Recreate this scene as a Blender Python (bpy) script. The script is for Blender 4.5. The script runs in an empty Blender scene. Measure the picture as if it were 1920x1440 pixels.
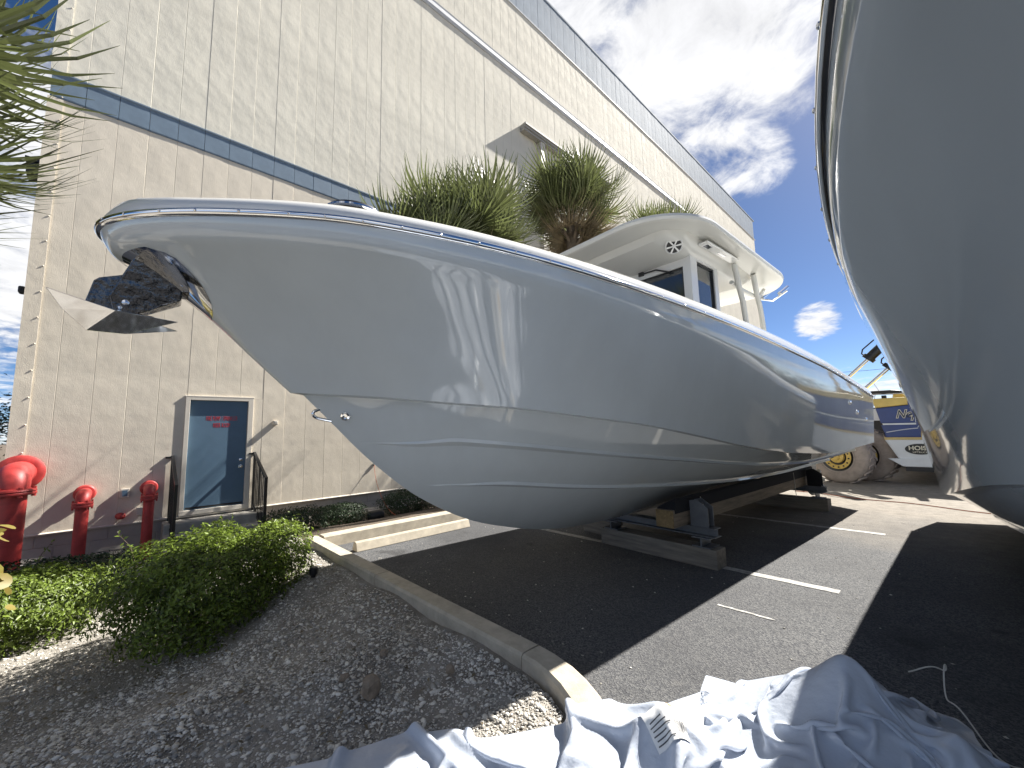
import bpy, bmesh, math, random
import numpy as np
from mathutils import Vector, Matrix

random.seed(7)
rng = np.random.default_rng(7)
sc = bpy.context.scene
COL = sc.collection

# ------------------------------------------------------------------ camera
cam_d = bpy.data.cameras.new('camera')
cam_d.sensor_width = 36.0
cam_d.lens = 14.256
cam_d.clip_start = 0.05
cam_d.clip_end = 3000
cam = bpy.data.objects.new('camera', cam_d)
COL.objects.link(cam)
TH, PI_, RO = math.radians(46.34), math.radians(6.565), math.radians(-1.37)
fw = Vector((-math.sin(TH) * math.cos(PI_), math.cos(TH) * math.cos(PI_), math.sin(PI_)))
ri0 = Vector((math.cos(TH), math.sin(TH), 0))
up0 = ri0.cross(fw)
ri = ri0 * math.cos(RO) + up0 * math.sin(RO)
up = up0 * math.cos(RO) - ri0 * math.sin(RO)
M4 = Matrix((ri, up, -fw)).transposed().to_4x4()
M4.translation = (0, 0, 1.5)
cam.matrix_world = M4
sc.camera = cam

# ------------------------------------------------------------------ sun, sky, exposure
SUN = Vector((0.185, 1.04, 1.0)).normalized()
sl = bpy.data.lights.new('sun', 'SUN')
sl.energy = 5.0
sl.angle = math.radians(0.55)
sl.color = (1.0, 0.955, 0.88)
so = bpy.data.objects.new('sun', sl)
COL.objects.link(so)
so.rotation_euler = SUN.to_track_quat('Z', 'Y').to_euler()
so.location = (0, 0, 30)

sc.view_settings.view_transform = 'Standard'
sc.view_settings.look = 'None'
sc.view_settings.exposure = 1.5
sc.view_settings.gamma = 1.0

world = bpy.data.worlds.new('World')
sc.world = world
world.use_nodes = True
wn, wl = world.node_tree.nodes, world.node_tree.links
for n in list(wn):
    wn.remove(n)


def nd(tree, t, **kw):
    n = tree.nodes.new(t)
    for k, v in kw.items():
        setattr(n, k, v)
    return n


def build_sky():
    T = world.node_tree
    out = nd(T, 'ShaderNodeOutputWorld')
    bg = nd(T, 'ShaderNodeBackground')
    bg.inputs['Strength'].default_value = 0.05
    wl.new(bg.outputs[0], out.inputs[0])
    sky = nd(T, 'ShaderNodeTexSky', sky_type='NISHITA', sun_disc=False)
    sky.sun_elevation = math.asin(SUN.z)
    sky.sun_rotation = math.atan2(SUN.x, SUN.y)
    sky.air_density = 0.45
    sky.dust_density = 0.25
    sky.ozone_density = 1.6
    tc = nd(T, 'ShaderNodeTexCoord')
    sep = nd(T, 'ShaderNodeSeparateXYZ')
    wl.new(tc.outputs['Generated'], sep.inputs[0])

    def math_(op, a, b=None, c=None, clamp=False):
        n = nd(T, 'ShaderNodeMath', operation=op, use_clamp=clamp)
        for i, v in enumerate((a, b, c)):
            if v is None:
                continue
            if hasattr(v, 'links') or hasattr(v, 'is_linked'):
                wl.new(v, n.inputs[i])
            else:
                n.inputs[i].default_value = v
        return n.outputs[0]
    # project the view direction on a cloud layer
    zz = math_('ADD', math_('MAXIMUM', sep.outputs['Z'], 0.0), 0.12)
    cx = math_('DIVIDE', sep.outputs['X'], zz)
    cy = math_('DIVIDE', sep.outputs['Y'], zz)
    comb = nd(T, 'ShaderNodeCombineXYZ')
    wl.new(cx, comb.inputs[0])
    wl.new(cy, comb.inputs[1])

    def noise(vec, scale, detail, rough, dist=0.0, off=(0, 0, 0)):
        mp = nd(T, 'ShaderNodeMapping')
        mp.inputs['Location'].default_value = off
        wl.new(vec, mp.inputs[0])
        n = nd(T, 'ShaderNodeTexNoise')
        n.inputs['Scale'].default_value = scale
        n.inputs['Detail'].default_value = detail
        n.inputs['Roughness'].default_value = rough
        n.inputs['Distortion'].default_value = dist
        wl.new(mp.outputs[0], n.inputs['Vector'])
        return n.outputs['Fac']
    big = noise(comb.outputs[0], 0.9, 10, 0.62, 0.35, (3.1, 1.7, 0))
    fine = noise(comb.outputs[0], 5.0, 8, 0.65, 0.5, (0.4, 2.2, 5))

    # placed cloud banks: (direction, angular radius, weight)
    nrm = nd(T, 'ShaderNodeVectorMath', operation='NORMALIZE')
    wl.new(tc.outputs['Generated'], nrm.inputs[0])
    banks = [((-0.254, 0.726, 0.639), 0.25, 0.58), ((-0.12, 0.74, 0.66), 0.18, 0.42), ((-0.30, 0.60, 0.74), 0.28, 0.42),
             ((-0.215, 0.83, 0.515), 0.12, 0.5),
             ((-0.30, 0.45, 0.84), 0.35, 0.5),
             ((-0.148, 0.967, 0.206), 0.052, 0.55), ((-0.128, 0.968, 0.212), 0.04, 0.35),
             ((-0.885, -0.146, 0.35), 0.32, 0.6), ((0.7, -0.5, 0.5), 0.5, 0.5), ((0.0, -0.8, 0.55), 0.55, 0.5),
             ((-0.6, -0.6, 0.6), 0.4, 0.4), ((0.9, 0.3, 0.3), 0.4, 0.4)]
    acc = None
    for c, r, w in banks:
        d = nd(T, 'ShaderNodeVectorMath', operation='DISTANCE')
        wl.new(nrm.outputs[0], d.inputs[0])
        d.inputs[1].default_value = Vector(c).normalized()
        m = nd(T, 'ShaderNodeMapRange', interpolation_type='SMOOTHSTEP')
        m.inputs['From Min'].default_value = r * 1.45
        m.inputs['From Max'].default_value = r * 0.35
        m.inputs['To Min'].default_value = 0
        m.inputs['To Max'].default_value = w
        wl.new(d.outputs['Value'], m.inputs['Value'])
        acc = m.outputs[0] if acc is None else math_('MAXIMUM', acc, m.outputs[0])
    # thin cloud sheet low over the horizon
    low = nd(T, 'ShaderNodeMapRange', interpolation_type='SMOOTHSTEP')
    low.inputs['From Min'].default_value = 0.17
    low.inputs['From Max'].default_value = 0.06
    low.inputs['To Min'].default_value = 0.0
    low.inputs['To Max'].default_value = 0.42
    wl.new(sep.outputs['Z'], low.inputs['Value'])
    acc = math_('MAXIMUM', acc, low.outputs[0])
    dens = math_('ADD', math_('MULTIPLY', big, 1.0), math_('MULTIPLY', fine, 0.52))
    dens = math_('ADD', dens, acc)
    mask = nd(T, 'ShaderNodeMapRange', interpolation_type='SMOOTHSTEP')
    mask.inputs['From Min'].default_value = 1.11
    mask.inputs['From Max'].default_value = 1.32
    wl.new(dens, mask.inputs['Value'])
    # cloud brightness: thick middles greyer, edges white
    cr = nd(T, 'ShaderNodeMapRange')
    cr.inputs['From Min'].default_value = 0.36
    cr.inputs['From Max'].default_value = 0.60
    cr.inputs['To Min'].default_value = 6.1
    cr.inputs['To Max'].default_value = 7.6
    wl.new(fine, cr.inputs['Value'])
    cc = nd(T, 'ShaderNodeCombineColor')
    for i, k in enumerate((0.99, 0.995, 1.02)):
        wl.new(math_('MULTIPLY', cr.outputs[0], k), cc.inputs[i])
    mix = nd(T, 'ShaderNodeMix', data_type='RGBA')
    wl.new(mask.outputs[0], mix.inputs['Factor'])
    hs = nd(T, 'ShaderNodeHueSaturation')
    hs.inputs['Saturation'].default_value = 1.2
    wl.new(sky.outputs[0], hs.inputs['Color'])
    wl.new(hs.outputs[0], mix.inputs['A'])
    wl.new(cc.outputs[0], mix.inputs['B'])
    wl.new(mix.outputs['Result'], bg.inputs['Color'])


build_sky()

# ------------------------------------------------------------------ materials
MATS = {}


def mat(name, col, rough=0.6, metal=0.0, var=0.0, vscale=6.0, bump=0.0, bscale=40.0, bdist=0.01, spec=0.5,
        col2=None, island=0.0, coat=0.0, bump2=0.0, b2scale=2.0, b2dist=0.02, stretch=None, transl=0.0):
    m = bpy.data.materials.new(name)
    m.use_nodes = True
    T = m.node_tree
    L = T.links
    p = T.nodes['Principled BSDF']
    p.inputs['Roughness'].default_value = rough
    p.inputs['Metallic'].default_value = metal
    p.inputs['Specular IOR Level'].default_value = spec
    p.inputs['Coat Weight'].default_value = coat
    p.inputs['Coat Roughness'].default_value = 0.03
    c4 = (*col, 1)
    p.inputs['Base Color'].default_value = c4
    tc = nd(T, 'ShaderNodeTexCoord')
    vec = tc.outputs['Object']
    if stretch:
        mp = nd(T, 'ShaderNodeMapping')
        mp.inputs['Scale'].default_value = stretch
        L.new(vec, mp.inputs[0])
        vec = mp.outputs[0]
    cur = None
    if var > 0 or col2:
        n = nd(T, 'ShaderNodeTexNoise')
        n.inputs['Scale'].default_value = vscale
        n.inputs['Detail'].default_value = 8
        n.inputs['Roughness'].default_value = 0.65
        L.new(vec, n.inputs['Vector'])
        mx = nd(T, 'ShaderNodeMix', data_type='RGBA')
        ra = nd(T, 'ShaderNodeMapRange')
        ra.inputs['From Min'].default_value = 0.32
        ra.inputs['From Max'].default_value = 0.68
        L.new(n.outputs['Fac'], ra.inputs['Value'])
        L.new(ra.outputs[0], mx.inputs['Factor'])
        a = col2 if col2 else tuple(max(0, c * (1 - var)) for c in col)
        b = col if col2 else tuple(min(1, c * (1 + var)) for c in col)
        mx.inputs['A'].default_value = (*a, 1)
        mx.inputs['B'].default_value = (*b, 1)
        cur = mx.outputs['Result']
    if island > 0:
        g = nd(T, 'ShaderNodeNewGeometry')
        hs = nd(T, 'ShaderNodeHueSaturation')
        mr = nd(T, 'ShaderNodeMapRange')
        mr.inputs['To Min'].default_value = 1 - island
        mr.inputs['To Max'].default_value = 1 + island
        L.new(g.outputs['Random Per Island'], mr.inputs['Value'])
        L.new(mr.outputs[0], hs.inputs['Value'])
        if cur:
            L.new(cur, hs.inputs['Color'])
        else:
            hs.inputs['Color'].default_value = c4
        cur = hs.outputs[0]
    if cur:
        L.new(cur, p.inputs['Base Color'])
    last = None
    for (st, s_, d_) in ((bump2, b2scale, b2dist), (bump, bscale, bdist)):
        if st > 0:
            n = nd(T, 'ShaderNodeTexNoise')
            n.inputs['Scale'].default_value = s_
            n.inputs['Detail'].default_value = 4
            L.new(vec, n.inputs['Vector'])
            b = nd(T, 'ShaderNodeBump')
            b.inputs['Strength'].default_value = st
            b.inputs['Distance'].default_value = d_
            L.new(n.outputs['Fac'], b.inputs['Height'])
            if last:
                L.new(last, b.inputs['Normal'])
            last = b.outputs[0]
    if last:
        L.new(last, p.inputs['Normal'])
    if transl > 0:
        tr = nd(T, 'ShaderNodeBsdfTranslucent')
        if cur:
            L.new(cur, tr.inputs['Color'])
        else:
            tr.inputs['Color'].default_value = c4
        ms = nd(T, 'ShaderNodeMixShader')
        ms.inputs[0].default_value = transl
        L.new(p.outputs[0], ms.inputs[1])
        L.new(tr.outputs[0], ms.inputs[2])
        L.new(ms.outputs[0], T.nodes['Material Output'].inputs['Surface'])
    MATS[name] = m
    return m


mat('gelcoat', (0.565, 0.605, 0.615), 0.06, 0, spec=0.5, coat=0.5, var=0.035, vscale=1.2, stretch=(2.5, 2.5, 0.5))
mat('gelcoat_shaded', (0.32, 0.365, 0.405), 0.07, 0, spec=0.5, coat=0.5, var=0.03, vscale=0.8)  # hull gelcoat darkened: the second boat's shade is put into the colour
mat('black_film', (0.13, 0.13, 0.135), 0.07, 1.0, bump=0.8, bscale=20, bdist=0.014)
mat('white_gelcoat', (0.70, 0.70, 0.68), 0.12, 0, spec=0.5, coat=0.3, var=0.015, vscale=3)
mat('under_white', (0.60, 0.60, 0.565), 0.22, 0, spec=0.5)
mat('chrome', (0.86, 0.87, 0.88), 0.06, 1.0)
mat('chrome_soft', (0.75, 0.76, 0.78), 0.16, 1.0, bump=0.05, bscale=60)
mat('black_plastic', (0.015, 0.015, 0.016), 0.45)
mat('black_paint', (0.012, 0.012, 0.013), 0.35, bump=0.1, bscale=80, bdist=0.002)
mat('dark_glass', (0.03, 0.035, 0.04), 0.03, 0, spec=0.8, coat=0.5)
mat('wall_upper', (0.68, 0.645, 0.55), 0.8, 0, var=0.08, vscale=1.2, bump=0.5, bscale=70, bdist=0.004, bump2=0.8, b2scale=2.0, b2dist=0.020, spec=0.15)
mat('wall_lower', (0.68, 0.615, 0.51), 0.8, 0, var=0.09, vscale=1.4, bump=0.55, bscale=70, bdist=0.004, bump2=0.7, b2scale=2.0, b2dist=0.016, spec=0.15)
mat('blue_band', (0.15, 0.205, 0.265), 0.5, 0, var=0.12, vscale=2.5, bump=0.25, bscale=60, bdist=0.003, bump2=0.4, b2scale=2.5, b2dist=0.01)
mat('pale_band', (0.5, 0.51, 0.52), 0.5, 0, var=0.1, vscale=3, bump=0.2)
mat('fascia_blue', (0.23, 0.275, 0.33), 0.75, 0, var=0.1, vscale=2, bump=0.25, bscale=60, bdist=0.003, bump2=0.6, b2scale=2.2, b2dist=0.012, spec=0.15)
mat('block_paint', (0.40, 0.375, 0.335), 0.75, 0, var=0.1, vscale=5, bump=0.5, bscale=90, bdist=0.003)
mat('door_blue', (0.085, 0.15, 0.22), 0.5, 0, var=0.06, vscale=4, bump=0.05, bscale=30)
mat('frame_cream', (0.58, 0.54, 0.47), 0.5, 0, var=0.05)
mat('red_letter', (0.55, 0.03, 0.035), 0.5)
mat('red_paint', (0.40, 0.04, 0.036), 0.5, 0, var=0.25, vscale=9, bump=0.15, bscale=50, bdist=0.003)
mat('concrete', (0.42, 0.375, 0.30), 0.85, 0, var=0.2, vscale=7, bump=0.5, bscale=120, bdist=0.004)
mat('concrete_dark', (0.33, 0.31, 0.27), 0.85, 0, var=0.2, vscale=5, bump=0.4, bscale=90, bdist=0.004)
mat('line_paint', (0.48, 0.47, 0.44), 0.75, 0, col2=(0.17, 0.165, 0.16), vscale=18, bump=0.3, bscale=140, bdist=0.003)
mat('soil', (0.15, 0.115, 0.08), 0.95, 0, col2=(0.07, 0.055, 0.04), vscale=9, bump=0.9, bscale=45, bdist=0.02)
mat('gravel_bed', (0.34, 0.32, 0.29), 0.95, 0, col2=(0.17, 0.15, 0.125), vscale=5, bump=1.0, bscale=90, bdist=0.012)
mat('stone', (0.58, 0.56, 0.52), 0.8, 0, island=0.6, col2=(0.40, 0.37, 0.32), vscale=2.0)
mat('rock', (0.25, 0.20, 0.15), 0.9, 0, var=0.3, vscale=14, bump=0.6, bscale=40, bdist=0.01)
mat('timber', (0.20, 0.165, 0.125), 0.8, 0, var=0.35, vscale=5, stretch=(6, 0.5, 6), bump=0.4, bscale=14, bdist=0.004)
mat('timber_x', (0.19, 0.17, 0.14), 0.85, 0, var=0.35, vscale=5, stretch=(0.5, 6, 6), bump=0.4, bscale=14, bdist=0.004)
mat('timber_end', (0.22, 0.155, 0.075), 0.8, 0, var=0.3, vscale=30)
mat('steel', (0.15, 0.16, 0.175), 0.5, 0.5, var=0.15, vscale=8, bump=0.1)
mat('carpet', (0.012, 0.013, 0.017), 0.95, 0, bump=0.6, bscale=150, bdist=0.004)
mat('leaf_hedge', (0.14, 0.195, 0.03), 0.42, 0, island=0.7, transl=0.42, spec=0.5)
mat('leaf_dark', (0.03, 0.058, 0.02), 0.55, 0, island=0.5, transl=0.2)
mat('leaf_big', (0.19, 0.23, 0.05), 0.4, 0, island=0.45, transl=0.35, col2=(0.26, 0.17, 0.05), vscale=5)
mat('leaf_palm', (0.115, 0.135, 0.05), 0.4, 0, island=0.5, transl=0.35)
mat('leaf_palm_dry', (0.17, 0.135, 0.08), 0.7, 0, island=0.4, transl=0.2)
mat('leaf_tree', (0.03, 0.05, 0.02), 0.6, 0, island=0.5, transl=0.2)
mat('twig', (0.10, 0.075, 0.05), 0.9)
mat('bark', (0.12, 0.095, 0.07), 0.9, 0, var=0.35, vscale=10, bump=0.9, bscale=14, bdist=0.03)
mat('truck_blue', (0.022, 0.045, 0.17), 0.35, 0, var=0.08, vscale=5)
mat('truck_yellow', (0.62, 0.45, 0.12), 0.45, 0, var=0.1, vscale=4)
mat('truck_white', (0.62, 0.64, 0.66), 0.45, 0, var=0.05, vscale=4)
mat('truck_gold', (0.48, 0.36, 0.15), 0.5, 0, var=0.1)
mat('tyre', (0.30, 0.255, 0.225), 0.95, 0, var=0.18, vscale=7, bump=0.4, bscale=30, bdist=0.01)
mat('tyre_dark', (0.05, 0.045, 0.042), 0.9, 0, var=0.2, vscale=7)
mat('hub_yellow', (0.58, 0.40, 0.10), 0.5, 0, var=0.2, vscale=12)
mat('grey_paint', (0.33, 0.32, 0.30), 0.6, 0, var=0.1)
mat('letter_cream', (0.66, 0.62, 0.50), 0.5)
mat('letter_dark', (0.02, 0.025, 0.05), 0.5)
mat('orange_cord', (0.45, 0.10, 0.035), 0.6)
mat('rope', (0.55, 0.52, 0.46), 0.85)
mat('wrap', (0.56, 0.61, 0.70), 0.2, 0, spec=0.55, transl=0.2, bump=0.35, bscale=34, bdist=0.006, bump2=0.5, b2scale=9, b2dist=0.02)
mat('wrap_cloth', (0.60, 0.63, 0.70), 0.6, 0, spec=0.3, bump=0.15, bscale=220, bdist=0.001)
mat('paper', (0.80, 0.80, 0.79), 0.5)
mat('ink', (0.08, 0.08, 0.09), 0.7)
mat('sticker', (0.75, 0.42, 0.03), 0.5)
mat('bronze', (0.72, 0.70, 0.66), 0.3, 0.6)


def asphalt_material():
    m = bpy.data.materials.new('asphalt')
    m.use_nodes = True
    T = m.node_tree
    L = T.links
    p = T.nodes['Principled BSDF']
    p.inputs['Roughness'].default_value = 0.92
    p.inputs['Specular IOR Level'].default_value = 0.3
    tc = nd(T, 'ShaderNodeTexCoord')

    def nz(scale, detail=6, rough=0.6):
        n = nd(T, 'ShaderNodeTexNoise')
        n.inputs['Scale'].default_value = scale
        n.inputs['Detail'].default_value = detail
        n.inputs['Roughness'].default_value = rough
        L.new(tc.outputs['Object'], n.inputs['Vector'])
        return n.outputs['Fac']

    def mr(v, a, b, c=0.0, d=1.0):
        n = nd(T, 'ShaderNodeMapRange')
        for k, x in zip(('From Min', 'From Max', 'To Min', 'To Max'), (a, b, c, d)):
            n.inputs[k].default_value = x
        L.new(v, n.inputs['Value'])
        return n.outputs[0]

    def mix(f, a, b):
        n = nd(T, 'ShaderNodeMix', data_type='RGBA')
        L.new(f, n.inputs['Factor'])
        for k, x in (('A', a), ('B', b)):
            if isinstance(x, tuple):
                n.inputs[k].default_value = (*x, 1)
            else:
                L.new(x, n.inputs[k])
        return n.outputs['Result']
    # aggregate
    vo = nd(T, 'ShaderNodeTexVoronoi')
    vo.inputs['Scale'].default_value = 110
    L.new(tc.outputs['Object'], vo.inputs['Vector'])
    sp = nd(T, 'ShaderNodeSeparateColor')
    L.new(vo.outputs['Color'], sp.inputs[0])
    base = mix(mr(sp.outputs[0], 0.15, 1.0), (0.052, 0.055, 0.063), (0.165, 0.165, 0.163))
    base = mix(mr(nz(0.9), 0.35, 0.7, 0.0, 0.55), base, (0.060, 0.060, 0.063))
    base = mix(mr(nz(3.5, 8, 0.7), 0.62, 0.78, 0.0, 0.5), base, (0.20, 0.19, 0.175))
    base = mix(mr(nz(0.45, 4, 0.55), 0.52, 0.60, 0.0, 0.45), base, (0.045, 0.046, 0.05))
    base = mix(mr(nz(1.7, 3, 0.5), 0.66, 0.72, 0.0, 0.6), base, (0.03, 0.03, 0.032))
    # worn sandy yard further along the lot
    sx = nd(T, 'ShaderNodeSeparateXYZ')
    L.new(tc.outputs['Object'], sx.inputs[0])
    ad = nd(T, 'ShaderNodeMath', operation='MULTIPLY_ADD')
    L.new(nz(0.5), ad.inputs[0])
    ad.inputs[1].default_value = 5.0
    L.new(sx.outputs['Y'], ad.inputs[2])
    sand = mix(mr(nz(6, 8, 0.7), 0.35, 0.7), (0.18, 0.16, 0.135), (0.29, 0.26, 0.22))
    base = mix(mr(ad.outputs[0], 8.5, 12.5), base, sand)
    # light dusty deposit beside the kerb
    L.new(base, p.inputs['Base Color'])
    b = nd(T, 'ShaderNodeBump')
    b.inputs['Strength'].default_value = 0.8
    b.inputs['Distance'].default_value = 0.006
    L.new(vo.outputs['Distance'], b.inputs['Height'])
    b2 = nd(T, 'ShaderNodeBump')
    b2.inputs['Strength'].default_value = 0.4
    b2.inputs['Distance'].default_value = 0.02
    L.new(nz(12, 5), b2.inputs['Height'])
    L.new(b.outputs[0], b2.inputs['Normal'])
    L.new(b2.outputs[0], p.inputs['Normal'])
    MATS['asphalt'] = m


asphalt_material()

# ------------------------------------------------------------------ helpers


def mesh_obj(name, verts, faces, material, parent=None, smooth=False, bevel=0.0, loc=None):
    me = bpy.data.meshes.new(name)
    me.from_pydata([tuple(v) for v in verts], [], [tuple(f) for f in faces])
    me.validate()
    me.update()
    o = bpy.data.objects.new(name, me)
    COL.objects.link(o)
    mats = material if isinstance(material, (list, tuple)) else [material]
    for m in mats:
        me.materials.append(MATS[m])
    if smooth:
        me.polygons.foreach_set('use_smooth', [True] * len(me.polygons))
    if bevel > 0:
        md = o.modifiers.new('bevel', 'BEVEL')
        md.width = bevel
        md.segments = 2
        md.limit_method = 'ANGLE'
        md.angle_limit = math.radians(40)
    if parent:
        o.parent = parent
    if loc:
        o.location = loc
    return o


def fast_mesh(name, V, F, material, parent=None, smooth=False):
    """V (n,3) array, F (m,k) array with constant k"""
    me = bpy.data.meshes.new(name)
    V = np.asarray(V, dtype=np.float32)
    F = np.asarray(F, dtype=np.int32)
    m, k = F.shape
    me.vertices.add(len(V))
    me.vertices.foreach_set('co', V.ravel())
    me.loops.add(m * k)
    me.loops.foreach_set('vertex_index', F.ravel())
    me.polygons.add(m)
    me.polygons.foreach_set('loop_start', np.arange(0, m * k, k, dtype=np.int32))
    me.polygons.foreach_set('loop_total', np.full(m, k, dtype=np.int32))
    if smooth:
        me.polygons.foreach_set('use_smooth', np.ones(m, dtype=bool))
    me.update(calc_edges=True)
    me.materials.append(MATS[material])
    o = bpy.data.objects.new(name, me)
    COL.objects.link(o)
    if parent:
        o.parent = parent
    return o


def tag(o, label=None, cat=None, group=None, kind=None):
    if label:
        o['label'] = label
    if cat:
        o['category'] = cat
    if group:
        o['group'] = group
    if kind:
        o['kind'] = kind
    return o


def empty(name, loc, label=None, cat=None, group=None, rz=0.0):
    o = bpy.data.objects.new(name, None)
    COL.objects.link(o)
    o.location = loc
    o.rotation_euler.z = rz
    o.empty_display_size = 0.2
    return tag(o, label, cat, group)


def copy_tree(o, parent=None):
    c = o.copy()
    COL.objects.link(c)
    c.parent = parent
    for ch in list(o.children):
        copy_tree(ch, c)
    return c


class MB:
    """collects shapes into one mesh"""

    def __init__(s):
        s.v, s.f = [], []

    def add(s, v, f):
        b = len(s.v)
        s.v += [tuple(p) for p in v]
        s.f += [tuple(b + i for i in q) for q in f]
        return s

    def box(s, x0, x1, y0, y1, z0, z1):
        v = [(x0, y0, z0), (x1, y0, z0), (x1, y1, z0), (x0, y1, z0), (x0, y0, z1), (x1, y0, z1), (x1, y1, z1), (x0, y1, z1)]
        return s.add(v, [(0, 3, 2, 1), (4, 5, 6, 7), (0, 1, 5, 4), (1, 2, 6, 5), (2, 3, 7, 6), (3, 0, 4, 7)])

    def prism(s, poly, axis, a, b):
        """poly: 2-D outline; extruded along axis from a to b"""
        n = len(poly)

        def P(p, t):
            if axis == 'x':
                return (t, p[0], p[1])
            if axis == 'y':
                return (p[0], t, p[1])
            return (p[0], p[1], t)
        v = [P(p, a) for p in poly] + [P(p, b) for p in poly]
        f = [tuple(range(n))[::-1], tuple(range(n, 2 * n))]
        f += [(i, (i + 1) % n, n + (i + 1) % n, n + i) for i in range(n)]
        return s.add(v, f)

    def tube(s, pts, r, n=10, cap=True):
        pts = [Vector(p) for p in pts]
        rs = r if isinstance(r, (list, tuple)) else [r] * len(pts)
        v, f = [], []
        prev = None
        for i, p in enumerate(pts):
            if i == 0:
                t = pts[1] - p
            elif i == len(pts) - 1:
                t = p - pts[-2]
            else:
                t = (pts[i + 1] - p).normalized() + (p - pts[i - 1]).normalized()
            t = t.normalized()
            if prev is None:
                a = t.orthogonal().normalized()
            else:
                a = (prev - t * prev.dot(t)).normalized()
            prev = a
            b = t.cross(a)
            for k in range(n):
                an = 2 * math.pi * k / n
                v.append(p + (a * math.cos(an) + b * math.sin(an)) * rs[i])
        for i in range(len(pts) - 1):
            for k in range(n):
                f.append((i * n + k, i * n + (k + 1) % n, (i + 1) * n + (k + 1) % n, (i + 1) * n + k))
        if cap:
            f.append(tuple(range(n))[::-1])
            f.append(tuple((len(pts) - 1) * n + k for k in range(n)))
        return s.add(v, f)

    def lathe(s, prof, c, axis, n=24, cap=True):
        """prof: list of (radius, distance along axis)"""
        ax = Vector(axis).normalized()
        a = ax.orthogonal().normalized()
        b = ax.cross(a)
        c = Vector(c)
        v, f = [], []
        for r, d in prof:
            for k in range(n):
                an = 2 * math.pi * k / n
                v.append(c + ax * d + (a * math.cos(an) + b * math.sin(an)) * r)
        m = len(prof)
        for i in range(m - 1):
            for k in range(n):
                f.append((i * n + k, i * n + (k + 1) % n, (i + 1) * n + (k + 1) % n, (i + 1) * n + k))
        if cap:
            f.append(tuple(range(n))[::-1])
            f.append(tuple((m - 1) * n + k for k in range(n)))
        return s.add(v, f)

    def grid(s, rows):
        m, n = len(rows), len(rows[0])
        v = [p for r in rows for p in r]
        f = [(i * n + j, i * n + j + 1, (i + 1) * n + j + 1, (i + 1) * n + j) for i in range(m - 1) for j in range(n - 1)]
        return s.add(v, f)

    def build(s, name, material, parent=None, smooth=False, bevel=0.0, loc=None):
        return mesh_obj(name, s.v, s.f, material, parent, smooth, bevel, loc)


def shade_auto(o, deg=35):
    me = o.data
    me.polygons.foreach_set('use_smooth', [True] * len(me.polygons))
    bm = bmesh.new()
    bm.from_mesh(me)
    bmesh.ops.remove_doubles(bm, verts=bm.verts, dist=1e-5)
    bmesh.ops.recalc_face_normals(bm, faces=bm.faces)
    lim = math.radians(deg)
    for e in bm.edges:
        if len(e.link_faces) == 2 and e.calc_face_angle(0) > lim:
            e.smooth = False
    bm.to_mesh(me)
    bm.free()
    return o


def text_obj(name, txt, size, material, M, parent=None, sx=1.0, depth=0.002, bold=0.0, shear=0.0, spacing=1.0):
    cu = bpy.data.curves.new(name, 'FONT')
    cu.body = txt
    cu.size = size
    cu.extrude = depth
    cu.offset = bold
    cu.shear = shear
    cu.space_character = spacing
    cu.align_x = 'CENTER'
    cu.align_y = 'CENTER'
    t = bpy.data.objects.new(name + '_tmp', cu)
    COL.objects.link(t)
    dg = bpy.context.evaluated_depsgraph_get()
    me = bpy.data.meshes.new_from_object(t.evaluated_get(dg))
    bpy.data.objects.remove(t)
    me.name = name
    me.transform(Matrix.Diagonal((sx, 1, 1, 1)))
    me.transform(M)
    me.materials.clear()
    me.materials.append(MATS[material])
    o = bpy.data.objects.new(name, me)
    COL.objects.link(o)
    if parent:
        o.parent = parent
    return o


def pchip(xs, ys):
    xs = np.array(xs, float)
    ys = np.array(ys, float)
    h = np.diff(xs)
    d = np.diff(ys) / h
    m = np.zeros(len(xs))
    m[0], m[-1] = d[0], d[-1]
    for i in range(1, len(xs) - 1):
        if d[i - 1] * d[i] > 0:
            w1, w2 = 2 * h[i] + h[i - 1], h[i] + 2 * h[i - 1]
            m[i] = (w1 + w2) / (w1 / d[i - 1] + w2 / d[i])

    def f(x):
        x = min(max(x, xs[0]), xs[-1])
        i = min(max(int(np.searchsorted(xs, x) - 1), 0), len(h) - 1)
        t = (x - xs[i]) / h[i]
        return float((2 * t**3 - 3 * t**2 + 1) * ys[i] + (t**3 - 2 * t**2 + t) * h[i] * m[i] + (-2 * t**3 + 3 * t**2) * ys[i + 1] + (t**3 - t**2) * h[i] * m[i + 1])
    return f


# ------------------------------------------------------------------ ground
WX = -9.6          # face of the building
KX = -5.84         # kerb face along the wall strip
KY = 2.02          # kerb face along the planter


def planter_z(x, y):
    """height of the planting bed: level by the kerb, falling to the wall"""
    sm = lambda q: (lambda c: c * c * (3 - 2 * c))(min(max(q, 0), 1))
    t = sm((-6.1 - x) / 3.3)
    s = sm((-2.6 - x) / 2.0) * sm((1.75 - y) / 1.6)
    return 0.06 - max(0.40 * t + 0.12 * t * s, 0.42 * s)


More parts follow.
